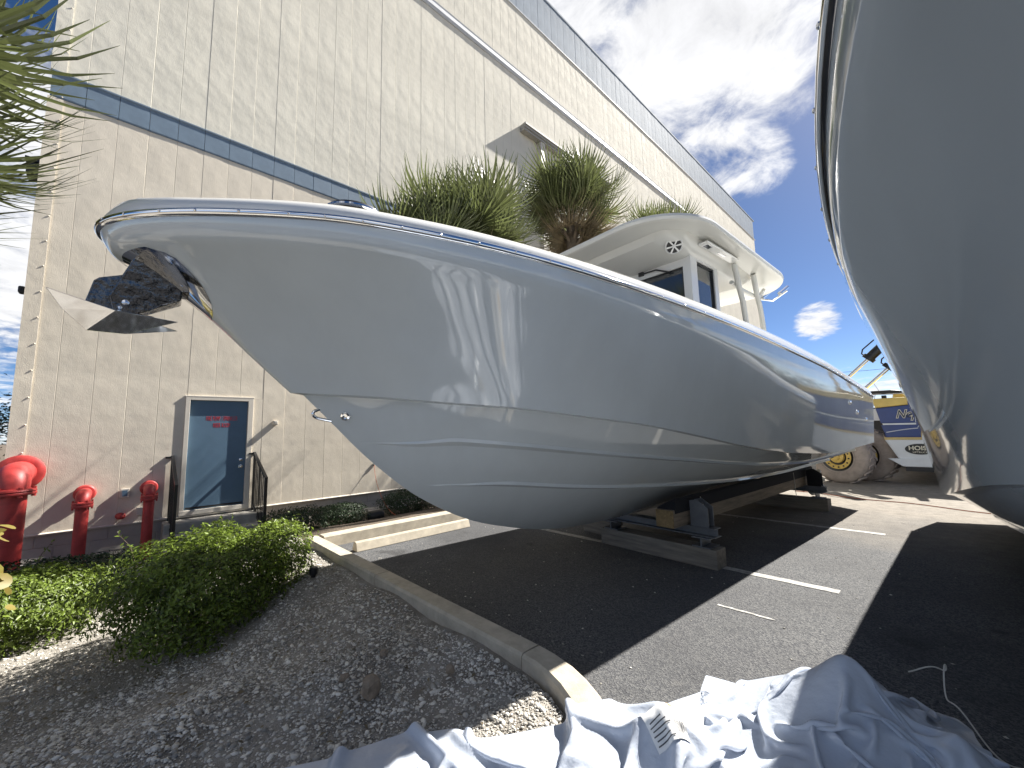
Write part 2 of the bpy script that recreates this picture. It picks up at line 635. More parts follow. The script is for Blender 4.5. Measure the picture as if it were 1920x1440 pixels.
def build_ground():
    g = MB()
    n = 6
    # one large sheet to the horizon
    g.add([(-900, -900, -0.75), (900, -900, -0.75), (900, 900, -0.75), (-900, 900, -0.75)], [(0, 1, 2, 3)])
    o = g.build('ground', 'soil')
    tag(o, 'bare earth under and beyond the boat yard', kind='structure')
    # paved lot: everything on the camera side of the kerbs
    lot = MB()
    lot.add([(KX, KY, 0), (60, KY, 0), (60, 90, 0), (KX, 90, 0), (60, -30, 0), (-0.05, -30, 0), (-0.05, KY, 0)],
            [(0, 6, 1, 2, 3), (6, 5, 4, 1)])
    lot.add([(KX, 40, 0.0), (KX, 90, 0.0), (-60, 90, 0.0), (-60, 40, 0.0)], [(0, 1, 2, 3)])
    # kerb nose fillet area, paved between the nose of the planter and the lot
    lot.add([(-1.9, KY, 0.0), (-0.05, KY, 0.0), (-0.05, -3, 0.0), (-0.8, -3, 0.0), (-0.8, 1.2, 0.0), (-1.0, 1.55, 0.0), (-1.35, 1.85, 0.0)],
            [tuple(range(7))])
    o = lot.build('parking_lot', 'asphalt')
    tag(o, kind='structure')
    # planting beds as height fields
    bed = MB()
    xs = np.linspace(-16, -0.9, 90)
    ys = np.linspace(-9, 1.9, 64)
    rows = [[(x, y, planter_z(x, y) + (0.025 * math.sin(5.1 * x + 2 * y) * math.sin(4.3 * y - x)) * (1 if x > -9 else 0)) for y in ys] for x in xs]
    bed.grid(rows)
    v2 = []
    for (x, y, z) in bed.v:
        # round the nose of the bed under the curved kerb
        if x > -1.9 and y > 0.9:
            r = math.hypot(x + 1.9, y - 0.9)
            k = 0.92 / max(r, 0.92)
            x, y = -1.9 + (x + 1.9) * k, 0.9 + (y - 0.9) * k
        v2.append((x, y, z))
    o = mesh_obj('planting_bed', v2, bed.f, 'gravel_bed', smooth=True)
    tag(o, kind='structure')
    st = MB()
    xs = np.linspace(WX - 0.3, KX - 0.05, 30)
    ys = np.linspace(1.9, 42, 60)
    st.grid([[(x, y, planter_z(x, 3.0) - 0.01 + 0.012 * math.sin(7 * x + 3 * y)) for y in ys] for x in xs])
    o = st.build('mulch_strip', 'soil', smooth=True)
    tag(o, kind='structure')


build_ground()


def build_kerbs():
    # kerb along the planter: straight run then the rounded nose
    path = []
    x = -6.02
    while x < -1.9:
        path.append((x, KY - 0.09))
        x += 0.30
    path[-1] = (-1.93, KY - 0.09)
    R = 1.0
    for k in range(0, 13):
        a = math.radians(90 - 90 * k / 12)
        path.append((-1.9 + R * math.cos(a), KY - 0.09 - R + R * math.sin(a)))
    for k in range(1, 14):
        path.append((-0.9, KY - 0.09 - R - 0.3 * k))
    root = empty('planter_kerb', (-3.5, KY, 0), 'concrete kerb with a rounded nose round the gravel planter', 'kerb')
    prof = [(-0.10, -0.12), (-0.09, 0.125), (-0.075, 0.145), (0.06, 0.145), (0.085, 0.125), (0.10, -0.02)]

    def seg(pp, name):
        rows = []
        for i, p in enumerate(pp):
            a = Vector(pp[max(i - 1, 0)])
            b = Vector(pp[min(i + 1, len(pp) - 1)])
            t = (b - a).normalized()
            nrm = Vector((-t.y, t.x))
            rows.append([(p[0] + nrm.x * d - root.location.x, p[1] + nrm.y * d - root.location.y, z) for d, z in prof])
        m = MB().grid(rows)
        n = len(prof)
        m.f += [tuple(range(n)), tuple((len(rows) - 1) * n + k for k in range(n))[::-1]]
        o = m.build(name, 'concrete', root)
        shade_auto(o, 30)
    # joints every few metres: each length of kerb is a piece
    cuts = [0, 7, 14, 20, 27, len(path) - 1]
    for a, b in zip(cuts[:-1], cuts[1:]):
        pp = [Vector(p) for p in path[a:b + 1]]
        d0 = (pp[1] - pp[0]).normalized()
        d1 = (pp[-1] - pp[-2]).normalized()
        pp[0] = pp[0] + d0 * 0.006
        pp[-1] = pp[-1] - d1 * 0.006
        seg([tuple(p) for p in pp], 'kerb_stone')
    root2 = empty('wall_strip_kerb', (KX, 2, 0), 'straight concrete kerb between the parking bay and the mulch strip by the wall', 'kerb')
    y = 2.03
    while y < 40:
        L = 3.0
        m = MB().prism([(-0.20, -0.1), (-0.20, 0.13), (-0.185, 0.15), (-0.03, 0.15), (-0.012, 0.135), (0.0, -0.02)], 'y', y + 0.005 - 2, y + L - 0.005 - 2)
        o = m.build('kerb_stone', 'concrete', root2)
        y += L
    ws = MB().prism([(-0.155, 0.003), (-0.115, 0.105), (-0.10, 0.118), (-0.06, 0.118), (-0.04, 0.105), (0.0, 0.003)], 'y', -0.91, 0.91)
    o = ws.build('wheel_stop', 'concrete', bevel=0.006, loc=(-5.3, 3.16, 0))
    tag(o, 'pale concrete wheel stop lying in the sunlit end of the parking bay', 'wheel stop')


build_kerbs()


def build_lines():
    root = None
    for (y, x0, x1, lab) in ((4.71, -5.0, -0.77, 'white painted bay line running under the boat stand timber'),
                             (7.46, -5.2, -0.66, 'white painted bay line under the middle of the boat')):
        m = MB()
        rows = []
        n = 40
        for i in range(n + 1):
            x = x0 + (x1 - x0) * i / n
            j = random.uniform(-0.006, 0.006)
            rows.append([(x, y - 0.05 + j, 0.004), (x, y + 0.05 + j, 0.004)])
        m.grid(rows)
        o = m.build('bay_line', 'line_paint')
        tag(o, lab, 'road marking', 'painted bay lines')
    m = MB().grid([[(-1.45 + 0.42 * i / 8, 3.72 + random.uniform(-.008, .008) - 0.012, 0.004), (-1.45 + 0.42 * i / 8, 3.72 + 0.012 + random.uniform(-.008, .008), 0.004)] for i in range(9)])
    o = m.build('paint_scrape', 'line_paint')
    tag(o, 'short thin pale paint scrape on the sunlit asphalt', 'road marking')


build_lines()

# ------------------------------------------------------------------ building
BY0, BY1 = -1.24, 38.9
PW = 0.41
SIDB = 0.12
PCUT = 38


def build_building():
    root = empty('storage_building', (WX, BY0, 0), 'tall beige metal-panelled boat storage building with blue bands', 'building')
    ox, oy = WX, BY0
    L = BY1 - BY0
    core = MB().box(-26, -0.06, 0.03, L - 0.03, -0.6, 19.1)
    core.build('wall_core', 'wall_lower', root)
    # vertical panels; each near one is its own piece
    bands = [('wall_panel', SIDB, 7.19, 'wall_lower', 0.0), ('wall_panel', 7.66, 14.56, 'wall_upper', 0.0),
             ('wall_panel', 14.90, 17.48, 'wall_upper', 0.0), ('fascia_panel', 17.52, 19.2, 'fascia_blue', 0.03)]
    npan = int(L / PW)
    widths = [PW] * npan

    def panel_poly(w, tl, tr):
        g = 0.0007
        return [(-0.058, g), (-0.003 + tl, g), (0.0 + tl, g + 0.004), (0.001 + (tl + tr) / 2, w * 0.5), (0.0 + tr, w - g - 0.004), (-0.003 + tr, w - g), (-0.058, w - g)]
    shared = {}
    for name, z0, z1, mt, off in bands:
        far = MB()
        for i in range(npan):
            y = i * PW
            if y + PW > L:
                break
            # leave the doorway open
            split = []
            if z0 < 1 and i in (5, 6, 7):
                split = [(2.27, z1)]
                a, b = BY0 + y, BY0 + y + PW
            else:
                split = [(z0, z1)]
            tl, tr = random.uniform(-0.0022, 0.0022), random.uniform(-0.0022, 0.0022)
            for (za, zb) in split:
                if i < PCUT:
                    vkey = (round(za, 2), mt, i % 9)
                    if vkey not in shared:
                        m = MB()
                        pts = panel_poly(PW, tl, tr)
                        m.prism([(p[0], p[1]) for p in pts], 'z', za, zb)
                        o = m.build(name, mt, root)
                        shared[vkey] = o.data
                    else:
                        o = bpy.data.objects.new(name, shared[vkey])
                        COL.objects.link(o)
                        o.parent = root
                    o.location = (off, y, 0)
                else:
                    far.prism([(p[0] + off, p[1] + y) for p in panel_poly(PW, tl, tr)], 'z', za, zb)
        o = far.build(name + 'ling', mt, root)
        o['kind'] = 'stuff'
    # filler strips left and right of the doorway
    MB().box(-0.058, 0.0, 1.872 - BY0, 2.04 - BY0 - 0.002, SIDB + 0.002, 2.268).build('wall_panel', 'wall_lower', root)
    MB().box(-0.058, -0.001, 0.812 - BY0, 1.872 - BY0, 2.30, 2.31).build('wall_panel', 'wall_lower', root)
    # blue band in lengths with seams
    sh = None
    for i in range(PCUT):
        if sh is None:
            m = MB().prism([(-0.05, 7.19), (0.012, 7.19), (0.02, 7.215), (0.014, 7.60), (0.03, 7.63), (0.03, 7.655), (-0.05, 7.66)], 'y', 0.003, PW - 0.003)
            o = m.build('blue_band', 'blue_band', root)
            sh = o.data
        else:
            o = bpy.data.objects.new('blue_band', sh)
            COL.objects.link(o)
            o.parent = root
        o.location = (random.uniform(-.002, .002), i * PW, 0)
    m = MB()
    for i in range(PCUT, npan):
        m.prism([(-0.05, 7.19), (0.012, 7.19), (0.02, 7.215), (0.014, 7.60), (0.03, 7.63), (0.03, 7.655), (-0.05, 7.66)], 'y', i * PW + 0.003, (i + 1) * PW - 0.003)
    o = m.build('blue_banding', 'blue_band', root)
    o['kind'] = 'stuff'
    # upper flashing ledge
    MB().prism([(-0.05, 14.56), (0.03, 14.57), (0.06, 14.66), (0.02, 14.84), (0.03, 14.90), (-0.05, 14.90)], 'y', 0, L).build('ledge_flashing', 'pale_band', root)
    MB().box(-26, 0.05, -0.02, L + 0.02, 19.2, 19.28).build('roof_cap', 'fascia_blue', root)
    MB().prism([(0.0, 17.48), (0.02, 17.48), (0.035, 17.5), (0.035, 17.53), (0.0, 17.53)], 'y', 0, L).build('fascia_drip', 'pale_band', root)
    # corner trim with rivets
    MB().prism([(-0.3, -0.02), (0.014, -0.02), (0.014, 0.16), (0.004, 0.16), (0.004, 0.0), (-0.3, 0.0)], 'z', SIDB, 7.18).build('corner_trim', 'wall_lower', root)
    MB().prism([(-0.3, -0.02), (0.014, -0.02), (0.014, 0.16), (0.004, 0.16), (0.004, 0.0), (-0.3, 0.0)], 'z', 7.67, 17.4).build('corner_trim', 'wall_upper', root)
    m = MB()
    z = 0.5
    while z < 12:
        m.lathe([(0.012, 0), (0.012, 0.006), (0.004, 0.012)], (0.014, 0.14, z), (1, 0, 0), 8)
        z += 0.42
    m.build('trim_rivets', 'wall_lower', root)['kind'] = 'stuff'
    # foundation of painted blocks
    bshare = None
    for r in range(3):
        z0 = SIDB - 0.03 - 0.2 * (r + 1)
        for i in range(24):
            y = i * 0.40 + (0.2 if r % 2 else 0) - 0.05
            if bshare is None:
                o = MB().box(-0.15, -0.035, 0.005, 0.395, 0.005, 0.195).build('block', 'block_paint', root, bevel=0.006)
                bshare = o.data
            else:
                o = bpy.data.objects.new('block', bshare)
                COL.objects.link(o)
                o.parent = root
                md = o.modifiers.new('bevel', 'BEVEL')
                md.width = 0.006
            o.location = (random.uniform(-.003, .003), y, z0)
    MB().box(-0.2, -0.042, 0.02, L, -0.7, SIDB - 0.02).build('foundation', 'block_paint', root)
    MB().prism([(-0.05, SIDB - 0.03), (0.025, SIDB - 0.035), (0.03, SIDB - 0.015), (0.004, SIDB), (-0.05, SIDB)], 'y', 0.0, L).build('drip_edge', 'frame_cream', root)
    # doorway
    dy0, dy1, dz0, dz1 = 0.86 - oy, 1.78 - oy, 0.20, 2.21
    fr = MB()
    fr.box(-0.12, 0.028, dy0 - 0.07, dy0 - 0.002, SIDB + 0.003, dz1 + 0.06)
    fr.box(-0.12, 0.028, dy1 + 0.002, dy1 + 0.09, SIDB + 0.003, dz1 + 0.06)
    fr.box(-0.12, 0.028, dy0 - 0.002, dy1 + 0.002, dz1 + 0.002, dz1 + 0.06)
    fr.box(-0.12, 0.03, dy0 - 0.085, dy1 + 0.10, dz1 + 0.06, dz1 + 0.085)
    fr.box(-0.12, 0.034, dy0 - 0.07, dy1 + 0.09, SIDB - 0.005, dz0 - 0.004)
    fr.build('door_frame', 'frame_cream', root, bevel=0.004)
    d = MB().box(-0.075, -0.028, dy0, dy1, dz0, dz1).build('door', 'door_blue', root, bevel=0.003)
    m = MB()
    m.lathe([(0.034, 0), (0.034, 0.008), (0.014, 0.012), (0.014, 0.045), (0.027, 0.055), (0.03, 0.07), (0.02, 0.085), (0.004, 0.088)], (-0.028, dy1 - 0.075, 0.93), (1, 0, 0), 16)
    shade_auto(m.build('door_knob', 'chrome_soft', d))
    m = MB().lathe([(0.03, 0), (0.03, 0.012), (0.02, 0.016), (0.004, 0.018)], (-0.028, dy1 - 0.075, 1.06), (1, 0, 0), 16)
    shade_auto(m.build('deadbolt', 'chrome_soft', d))
    for z in (0.42, 1.2, 1.98):
        MB().lathe([(0.011, -0.05), (0.011, 0.05)], (-0.022, dy0 - 0.004, z), (0, 0, 1), 8).build('hinge', 'door_blue', d)
    MB().box(-0.026, -0.020, dy0 + 0.02, dy1 - 0.02, dz0 + 0.015, dz0 + 0.045).build('door_sweep', 'black_plastic', d)
    for k, (txt, z) in enumerate((('FIRE PUMP / SPRINKLER', 1.865), ('RISER ROOM', 1.735))):
        M = Matrix.Translation((-0.0265, (dy0 + dy1) / 2 + 0.045, z)) @ Matrix(((0, 0, 1, 0), (1, 0, 0, 0), (0, 1, 0, 0), (0, 0, 0, 1)))
        text_obj('lettering', txt, 0.118, 'red_letter', M, d, sx=0.36, depth=0.0008, bold=0.0, spacing=1.15)
    # high equipment door track on the wall
    t = MB()
    t.box(0.0, 0.30, 11.12, 16.6, 12.58, 12.66)
    t.box(0.02, 0.26, 11.12, 16.6, 12.49, 12.57)
    t.box(0.0, 0.22, 11.12, 16.6, 12.40, 12.48)
    t.build('track_canopy', 'grey_paint', root)
    MB().box(0.003, 0.20, 12.02, 12.26, 5.0, 12.39).build('track_post', 'frame_cream', root)
    MB().box(0.003, 0.05, 12.30, 16.6, 5.0, 12.39).build('track_panel', 'wall_upper', root)
    # small fittings fixed to the corner
    f = MB()
    f.box(-0.35, -0.05, -0.16, -0.025, 5.78, 5.98)
    f.prism([(-0.38, 5.99), (-0.02, 5.99), (-0.02, 6.05), (-0.38, 6.03)], 'y', -0.18, -0.025)
    f.build('flood_light', 'black_plastic', root)
    MB().box(-0.2, -0.06, -0.10, -0.025, 3.82, 3.93).build('camera_dome', 'black_plastic', root, bevel=0.02)
    return root


build_building()


def wall_fittings():
    o = MB().box(0.0, 0.10, -0.04, 0.04, -0.045, 0.045).box(0.02, 0.11, -0.03, 0.03, -0.025, 0.03).build('wall_lamp', 'frame_cream', bevel=0.008, loc=(WX + 0.004, 2.27, 1.78))
    tag(o, 'small pale box lamp on the wall right of the blue door', 'wall lamp')
    r = empty('wall_outlet', (WX + 0.004, 0.07, 0.61), 'pale framed outlet box with dark cover on the wall between red pipes', 'outlet box')
    MB().box(0, 0.045, -0.055, 0.055, -0.075, 0.075).build('outlet_box', 'frame_cream', r, bevel=0.006)
    MB().box(0.045, 0.052, -0.032, 0.032, -0.05, 0.05).build('cover', 'door_blue', r)
    m = MB().lathe([(0.05, 0), (0.055, 0.03), (0.05, 0.14), (0.03, 0.17), (0.01, 0.18)], (0, 0, 0), (1, 0.25, 0.05), 16)
    o = shade_auto(m.build('pipe_stub', 'red_paint', loc=(WX - 0.01, 0.02, 0.24)))
    tag(o, 'short red capped pipe stub low on the wall between the thin pipes', 'pipe stub')
    o = MB().box(0, 0.06, -0.05, 0.05, -0.06, 0.06).build('junction_box', 'frame_cream', bevel=0.006, loc=(WX + 0.004, 0.28, 0.29))
    tag(o, 'beige junction box low on the wall beside the right red pipe', 'junction box')
    o = MB().box(0, 0.03, -0.025, 0.025, -0.035, 0.035).box(0.03, 0.045, -0.012, 0.012, -0.02, 0.02).build('hose_socket', 'concrete_dark', bevel=0.004, loc=(WX + 0.004, 4.44, 0.76))
    tag(o, 'small grey socket on the wall where a red cord hangs', 'socket')
    pts = []
    for i in range(20):
        t = i / 19
        pts.append((WX + 0.05 + 1.55 * t**1.3, 4.44 - 0.25 * t, 0.75 - 0.93 * (1 - (1 - t)**1.7)))
    o = shade_auto(MB().tube(pts, 0.006, 6).build('hanging_cord', 'orange_cord'))
    tag(o, 'thin red cord hanging from the wall socket to the mulch', 'cord')


wall_fittings()


def build_railing(y, lab):
    r = empty('door_railing', (WX, y, -0.1), lab, 'railing', 'black railings beside the door')
    out, drop = 1.05, 0.44
    zt = lambda x: 1.30 - drop * x / out
    zb = lambda x: 0.30 - drop * x / out
    MB().prism([(0.0, zt(0) - 0.04), (out, zt(out) - 0.04), (out, zt(out)), (0.0, zt(0))], 'y', -0.022, 0.022).build('top_rail', 'black_paint', r)
    MB().prism([(0.03, zb(.03) - 0.03), (out - 0.04, zb(out) - 0.03), (out - 0.04, zb(out)), (0.03, zb(.03))], 'y', -0.015, 0.015).build('bottom_rail', 'black_paint', r)
    MB().box(0.0, 0.035, -0.10, -0.023, zt(0) - 0.05, zt(0) - 0.015).build('wall_bracket', 'black_paint', r)
    for x in (0.02, out - 0.045):
        MB().box(x, x + 0.042, -0.021, 0.021, 0.05 - drop * x / out, zt(x + 0.042) - 0.042).build('post', 'black_paint', r)
    n = 8
    for i in range(n):
        x = 0.08 + (out - 0.16) * (i + 0.5) / n
        MB().box(x - 0.008, x + 0.008, -0.008, 0.008, zb(x) + 0.004, zt(x) - 0.045).build('baluster', 'black_paint', r)


build_railing(0.66, 'black metal railing on the left side of the blue door')
build_railing(1.93, 'black metal railing on the right side of the blue door')
o = empty('door_steps', (WX + 0.04, 1.31, -0.5), 'concrete steps in front of the blue door between the railings', 'steps')
for k in range(3):
    MB().box(0.003 * k, 0.42 + 0.32 * k, -0.74 - 0.003 * k, 0.74 + 0.003 * k, -0.1, 0.56 - 0.16 * k).build('step', 'concrete_dark', o, bevel=0.01)


def fire_pipe(y, x, R, top, lab, zb=-0.6):
    """upright red pipe with a bolted flange and an elbow into the wall"""
    r = empty('fire_pipe', (x, y, zb), lab, 'pipe', 'red fire pipes by the wall')
    H = top - zb
    br = R * 1.25
    m = MB().lathe([(R, 0), (R, H - 2.3 * R)], (0, 0, 0), (0, 0, 1), 24)
    shade_auto(m.build('riser', 'red_paint', r))
    m = MB()
    z1 = H - 2.3 * R
    m.lathe([(R * 1.5, z1), (R * 1.55, z1 + 0.01), (R * 1.55, z1 + 0.03), (R * 1.5, z1 + 0.04)], (0, 0, 0), (0, 0, 1), 24)
    m.lathe([(R * 1.5, z1 + 0.045), (R * 1.55, z1 + 0.055), (R * 1.5, z1 + 0.075), (R * 1.15, z1 + 0.09)], (0, 0, 0), (0, 0, 1), 24)
    shade_auto(m.build('flange', 'red_paint', r))
    for k in range(6):
        a = 2 * math.pi * (k + 0.5) / 6
        m = MB().lathe([(R * .16, -0.03), (R * .16, 0.11)], (R * 1.34 * math.cos(a), R * 1.34 * math.sin(a), z1), (0, 0, 1), 6)
        m.build('bolt', 'red_paint', r)
    pts = []
    er = R * 1.3
    for k in range(13):
        a = math.radians(90 * k / 12)
        pts.append((-er + er * math.cos(a), 0, z1 + 0.08 + er * math.sin(a)))
    pts = [(0, 0, z1 + 0.06)] + pts + [(WX - x + 0.01, 0, z1 + 0.08 + er)]
    rr = [R * 1.12] * (len(pts) - 1) + [R * 1.12]
    shade_auto(MB().tube(pts, rr, 24).build('elbow', 'red_paint', r))
    m = MB().lathe([(R * 1.6, 0.0), (R * 1.7, 0.012), (R * 1.7, 0.03), (R * 1.5, 0.05), (R * 1.2, 0.055)], (WX - x + 0.008, 0, z1 + 0.08 + er), (1, 0, 0), 24)
    shade_auto(m.build('wall_flange', 'red_paint', r))


fire_pipe(-1.10, -9.10, 0.155, 1.12, 'thick red fire pipe at the left corner of the building')
fire_pipe(-0.40, -9.25, 0.078, 0.66, 'thin red fire pipe in the middle between thick pipe and door')
fire_pipe(0.37, -9.25, 0.072, 0.66, 'thin red fire pipe nearest the left door railing')

# ------------------------------------------------------------------ boats
# hull lines, in boat coordinates: x across, y aft from the bow, z up from the ground
y_end = 10.5
SHZ = [(0, 2.655), (0.15, 2.645), (0.57, 2.63), (0.9, 2.622), (1.39, 2.585), (2.01, 2.54), (2.93, 2.49), (4.71, 2.43), (5.96, 2.375), (7.83, 2.265), (9.13, 2.14), (10.67, 1.985)]


def f_shh(t):
    return 1.58 * math.tanh(0.55 * t + 0.2 * t ** 3) - 0.004 * t * t


f_shz = pchip([math.sqrt(p[0]) for p in SHZ], [p[1] for p in SHZ])
CH = [(0.89, 0, 1.78), (1.03, 0.09, 1.77), (1.31, 0.24, 1.75), (1.6, 0.45, 1.715), (1.93, 0.65, 1.68), (2.16, 0.80, 1.655), (2.73, 0.98, 1.585), (3.26, 1.12, 1.52), (3.97, 1.22, 1.41), (4.96, 1.30, 1.26), (6.1, 1.36, 1.14), (7.83, 1.40, 1.06), (10.5, 1.42, 1.10)]
f_chh = pchip([math.sqrt(p[0] - 0.89) for p in CH], [p[1] for p in CH])
f_chz = pchip([p[0] for p in CH], [p[2] for p in CH])
f_kz = pchip([0.89, 1.0, 1.39, 1.79, 2.31, 2.68, 3.09, 3.47, 4.1, 5.5, 10.5], [1.78, 1.67, 1.28, 0.97, 0.71, 0.60, 0.51, 0.46, 0.435, 0.43, 0.45])
f_stem = pchip([1.79, 2.02, 2.24, 2.45, 2.51, 2.545, 2.62, 2.66], [0.81, 0.57, 0.345, 0.07, -0.03, -0.11, -0.16, -0.17])


def W(u):
    return u ** 2.1


def sheer_pt(u):
    s = 10.67 * W(u)
    return f_shh(math.sqrt(s)), -0.17 + s, f_shz(math.sqrt(s))


def chine_pt(u):
    y = 0.89 + (y_end - 0.89) * W(u)
    return f_chh(math.sqrt(max(0, y - 0.89))), y, f_chz(y)


def chine_out(u):
    """outer edge of the reversed chine flat"""
    h, y, z = chine_pt(u)
    return h + 0.055 * min(1, W(u) * 30), 0.81 + (y_end - 0.81) * W(u), z + 0.012


def side_pt(u, f):
    """point on the topside, f = 0 at the chine, 1 at the rub rail"""
    hc, yc, zc = chine_out(u)
    hs, ys, zs = sheer_pt(u)
    y0 = f_stem(1.79 + 0.87 * f)
    y = y0 + (y_end - y0) * W(u)
    z = zc + (zs - zc) * f
    p = 1.75 - 0.75 * min(1, W(u) / 0.5)
    if f <= 0.84:
        F = 0.968 * (f / 0.84) ** p
    elif f <= 0.90:
        q = (f - 0.84) / 0.06
        F = 0.968 + 0.032 * q * q * (3 - 2 * q)
    else:
        F = 1.0
    if u <= 0:
        return 0.0, y, z
    # keep the lip shallow where the hull is narrow
    return hc + (hs - hc) * F, y, z


def bottom_pt(u, b):
    hc, yc, zc = chine_pt(u)
    zk = f_kz(yc)
    g = b ** (1.12)
    return hc * b, yc, zk + (zc - zk) * g


US = [i / 80 for i in range(81)]
FS = [0, .06, .13, .2, .28, .36, .44, .52, .6, .68, .74, .80, .84, .855, .87, .885, .90, .93, .965, 1.0]
BS = [0, .1, .2, .3, .4, .5, .6, .7, .8, .9, 1.0]


def make_boat(name, label):
    root = empty(name, (0, 0, 0), label, 'boat', 'grey centre console boats on stands')
    # ---- topsides
    m = MB()
    for sgn in (1, -1):
        rows = [[(sgn * x, y, z) for (x, y, z) in (side_pt(u, f) for u in US)] for f in FS]
        if sgn < 0:
            rows = rows[::-1]
        m.grid(rows)
        # chine flat
        rows = [[(sgn * x, y, z) for (x, y, z) in (chine_pt(u) for u in US)], [(sgn * x, y, z) for (x, y, z) in (chine_out(u) for u in US)]]
        if sgn < 0:
            rows = rows[::-1]
        m.grid(rows)
        rows = [[(sgn * x, y, z) for (x, y, z) in (bottom_pt(u, b) for u in US)] for b in BS]
        if sgn < 0:
            rows = rows[::-1]
        m.grid(rows)
    # transom
    loop = [bottom_pt(1, b) for b in BS] + [chine_out(1)] + [side_pt(1, f) for f in FS]
    c = len(m.v)
    tv = [(x, y, z) for x, y, z in loop] + [(-x, y, z) for x, y, z in loop]
    n = len(loop)
    tf = [(i, i + 1, n + i + 1, n + i) for i in range(n - 1)]
    m.add(tv, tf)
    hull = m.build('hull', 'gelcoat', root)
    shade_auto(hull, 24)
    # ---- strakes on the bottom
    for sgn in (1, -1):
        for bc in ([(0.215, 0.18), (0.25, 0.36), (0.29, 0.51), (0.344, 0.655), (0.42, 0.723), (0.505, 0.75), (0.68, 0.79), (1.0, 0.80)], [(0.318, 0.168), (0.36, 0.30), (0.403, 0.395), (0.47, 0.45), (0.538, 0.479), (0.7, 0.50), (1.0, 0.50)]):
            fb = pchip([q[0] for q in bc], [q[1] for q in bc])
            u0 = bc[0][0]
            v, f = [], []
            k = 0
            us = [u0 + (1 - u0) * i / 70 for i in range(71)]
            for i, u in enumerate(us):
                w = 0.045 * min(1, i / 10)
                b = fb(u)
                x, y, z = bottom_pt(u, b)
                x2, y2, z2 = bottom_pt(u, min(1, b + w / max(0.3, chine_pt(u)[0])))
                v += [(sgn * x, y, z + 0.004), (sgn * (x2 + 0.010 * min(1, i / 10)), y2, z2 - 0.022 * min(1, i / 10)), (sgn * (x2 + 0.004), y2, z2 + 0.004)]
            for i in range(70):
                a = i * 3
                f += [(a, a + 3, a + 4, a + 1), (a + 1, a + 4, a + 5, a + 2)]
            mesh_obj('strake', v, f, 'gelcoat', hull)
    # ---- rub rail
    for sgn in (1, -1):
        prof = [(-0.004, -0.022), (0.010, -0.019), (0.019, -0.008), (0.019, 0.008), (0.010, 0.019), (-0.004, 0.022)]
        rows = []
        base = []
        for u in US:
            x, y, z = sheer_pt(u)
            x2, y2, _ = sheer_pt(min(1, u + 0.004))
            x1, y1, _ = sheer_pt(max(0, u - 0.004))
            t = Vector((x2 - x1, y2 - y1)).normalized()
            nr = Vector((t.y, -t.x))
            if u == 0:
                nr = Vector((0, -1))
            rows.append([(sgn * (x + nr.x * d), y + nr.y * d, z + dz) for d, dz in prof])
            base.append(((x, y, z), nr))
        mm = MB().grid(rows)
        rl = mm.build('rub_rail', 'chrome', root)
        shade_auto(rl, 60)
        sm = MB()
        s = 0.12
        last = None
        acc = 0
        for (p, nr) in base:
            if last is not None:
                acc += (Vector(p) - Vector(last)).length
            last = p
            if acc > 0.16:
                acc = 0
                sm.lathe([(0.007, 0), (0.007, 0.003), (0.003, 0.006)], (sgn * (p[0] + nr.x * 0.018), p[1] + nr.y * 0.018, p[2]), (sgn * nr.x, nr.y, 0), 8)
        sm.build('rail_screws', 'chrome_soft', rl)['kind'] = 'stuff'
    # ---- deck and gunwale moulding
    m = MB()
    rows = []

    def deck_row(fn):
        return [fn(u) for u in US]

    def gun(u):
        x, y, z = sheer_pt(u)
        k = min(1, x / 0.6)
        aft = min(1, max(0, (y - 2.0) / 4.0))
        h1 = 0.075 + 0.05 * aft
        yy = lambda d: y + d * (1 - min(1, x / 0.35))
        return [(x - 0.006, y, z + 0.004), (x - 0.006 * k, yy(0.005), z + 0.040), (max(0, x - 0.022 * k - 0.004), yy(0.03), z + 0.040 + 0.45 * h1), (max(0, x - 0.05 * k - .006), yy(0.06), z + 0.040 + 0.85 * h1),
                (max(0, x - 0.12 * k - .01), yy(0.12), z + 0.045 + h1), (x * 0.72, yy(.25), z + 0.065 + h1), (x * 0.4, yy(.3), z + 0.085 + h1), (0, yy(.35), z + 0.09 + h1)]
    G = [gun(u) for u in US]
    half = [[G[i][j] for i in range(len(US))] for j in range(8)]
    full = half + [[(-p[0], p[1], p[2]) for p in r] for r in half[-2::-1]]
    m.grid([[p for p in r] for r in full])
    shade_auto(m.build('deck', 'white_gelcoat', root), 50)
    # ---- stainless stem guard
    for sgn in (1, -1):
        rows = []
        for k in range(15):
            f = 0.505 + (0.845 - 0.505) * k / 14
            e = 0.0006 + 0.15 * (1 - (1 - k / 14) ** 2.2) * (1 - 0.9 * max(0, k / 14 - 0.86) ** 2 / 0.0196 * 0.35)
            um = (e / 10.5) ** (1 / 2.1)
            r = []
            for i in range(13):
                u = um * i / 12
                x, y, z = side_pt(max(u, 1e-6), f)
                r.append((sgn * (x + 0.005), y - 0.002, z))
            rows.append(r)
        mm = MB().grid(rows)
        shade_auto(mm.build('stem_guard', 'chrome', root), 60)
    # ---- anchor and its roller cheeks
    anchor(root)
    # ---- bow eye and hull fittings
    pts = [(0, 1.03, 1.70)]
    for k in range(11):
        t = math.radians(-80 + 160 * k / 10)
        pts.append((0, 0.985 - 0.042 * math.cos(t) + 0.03 * k / 10, 1.66 - 0.03 * math.sin(t) - 0.015))
    pts.append((0, 1.08, 1.60))
    shade_auto(MB().tube(pts, 0.011, 10).build('bow_eye', 'chrome', root))
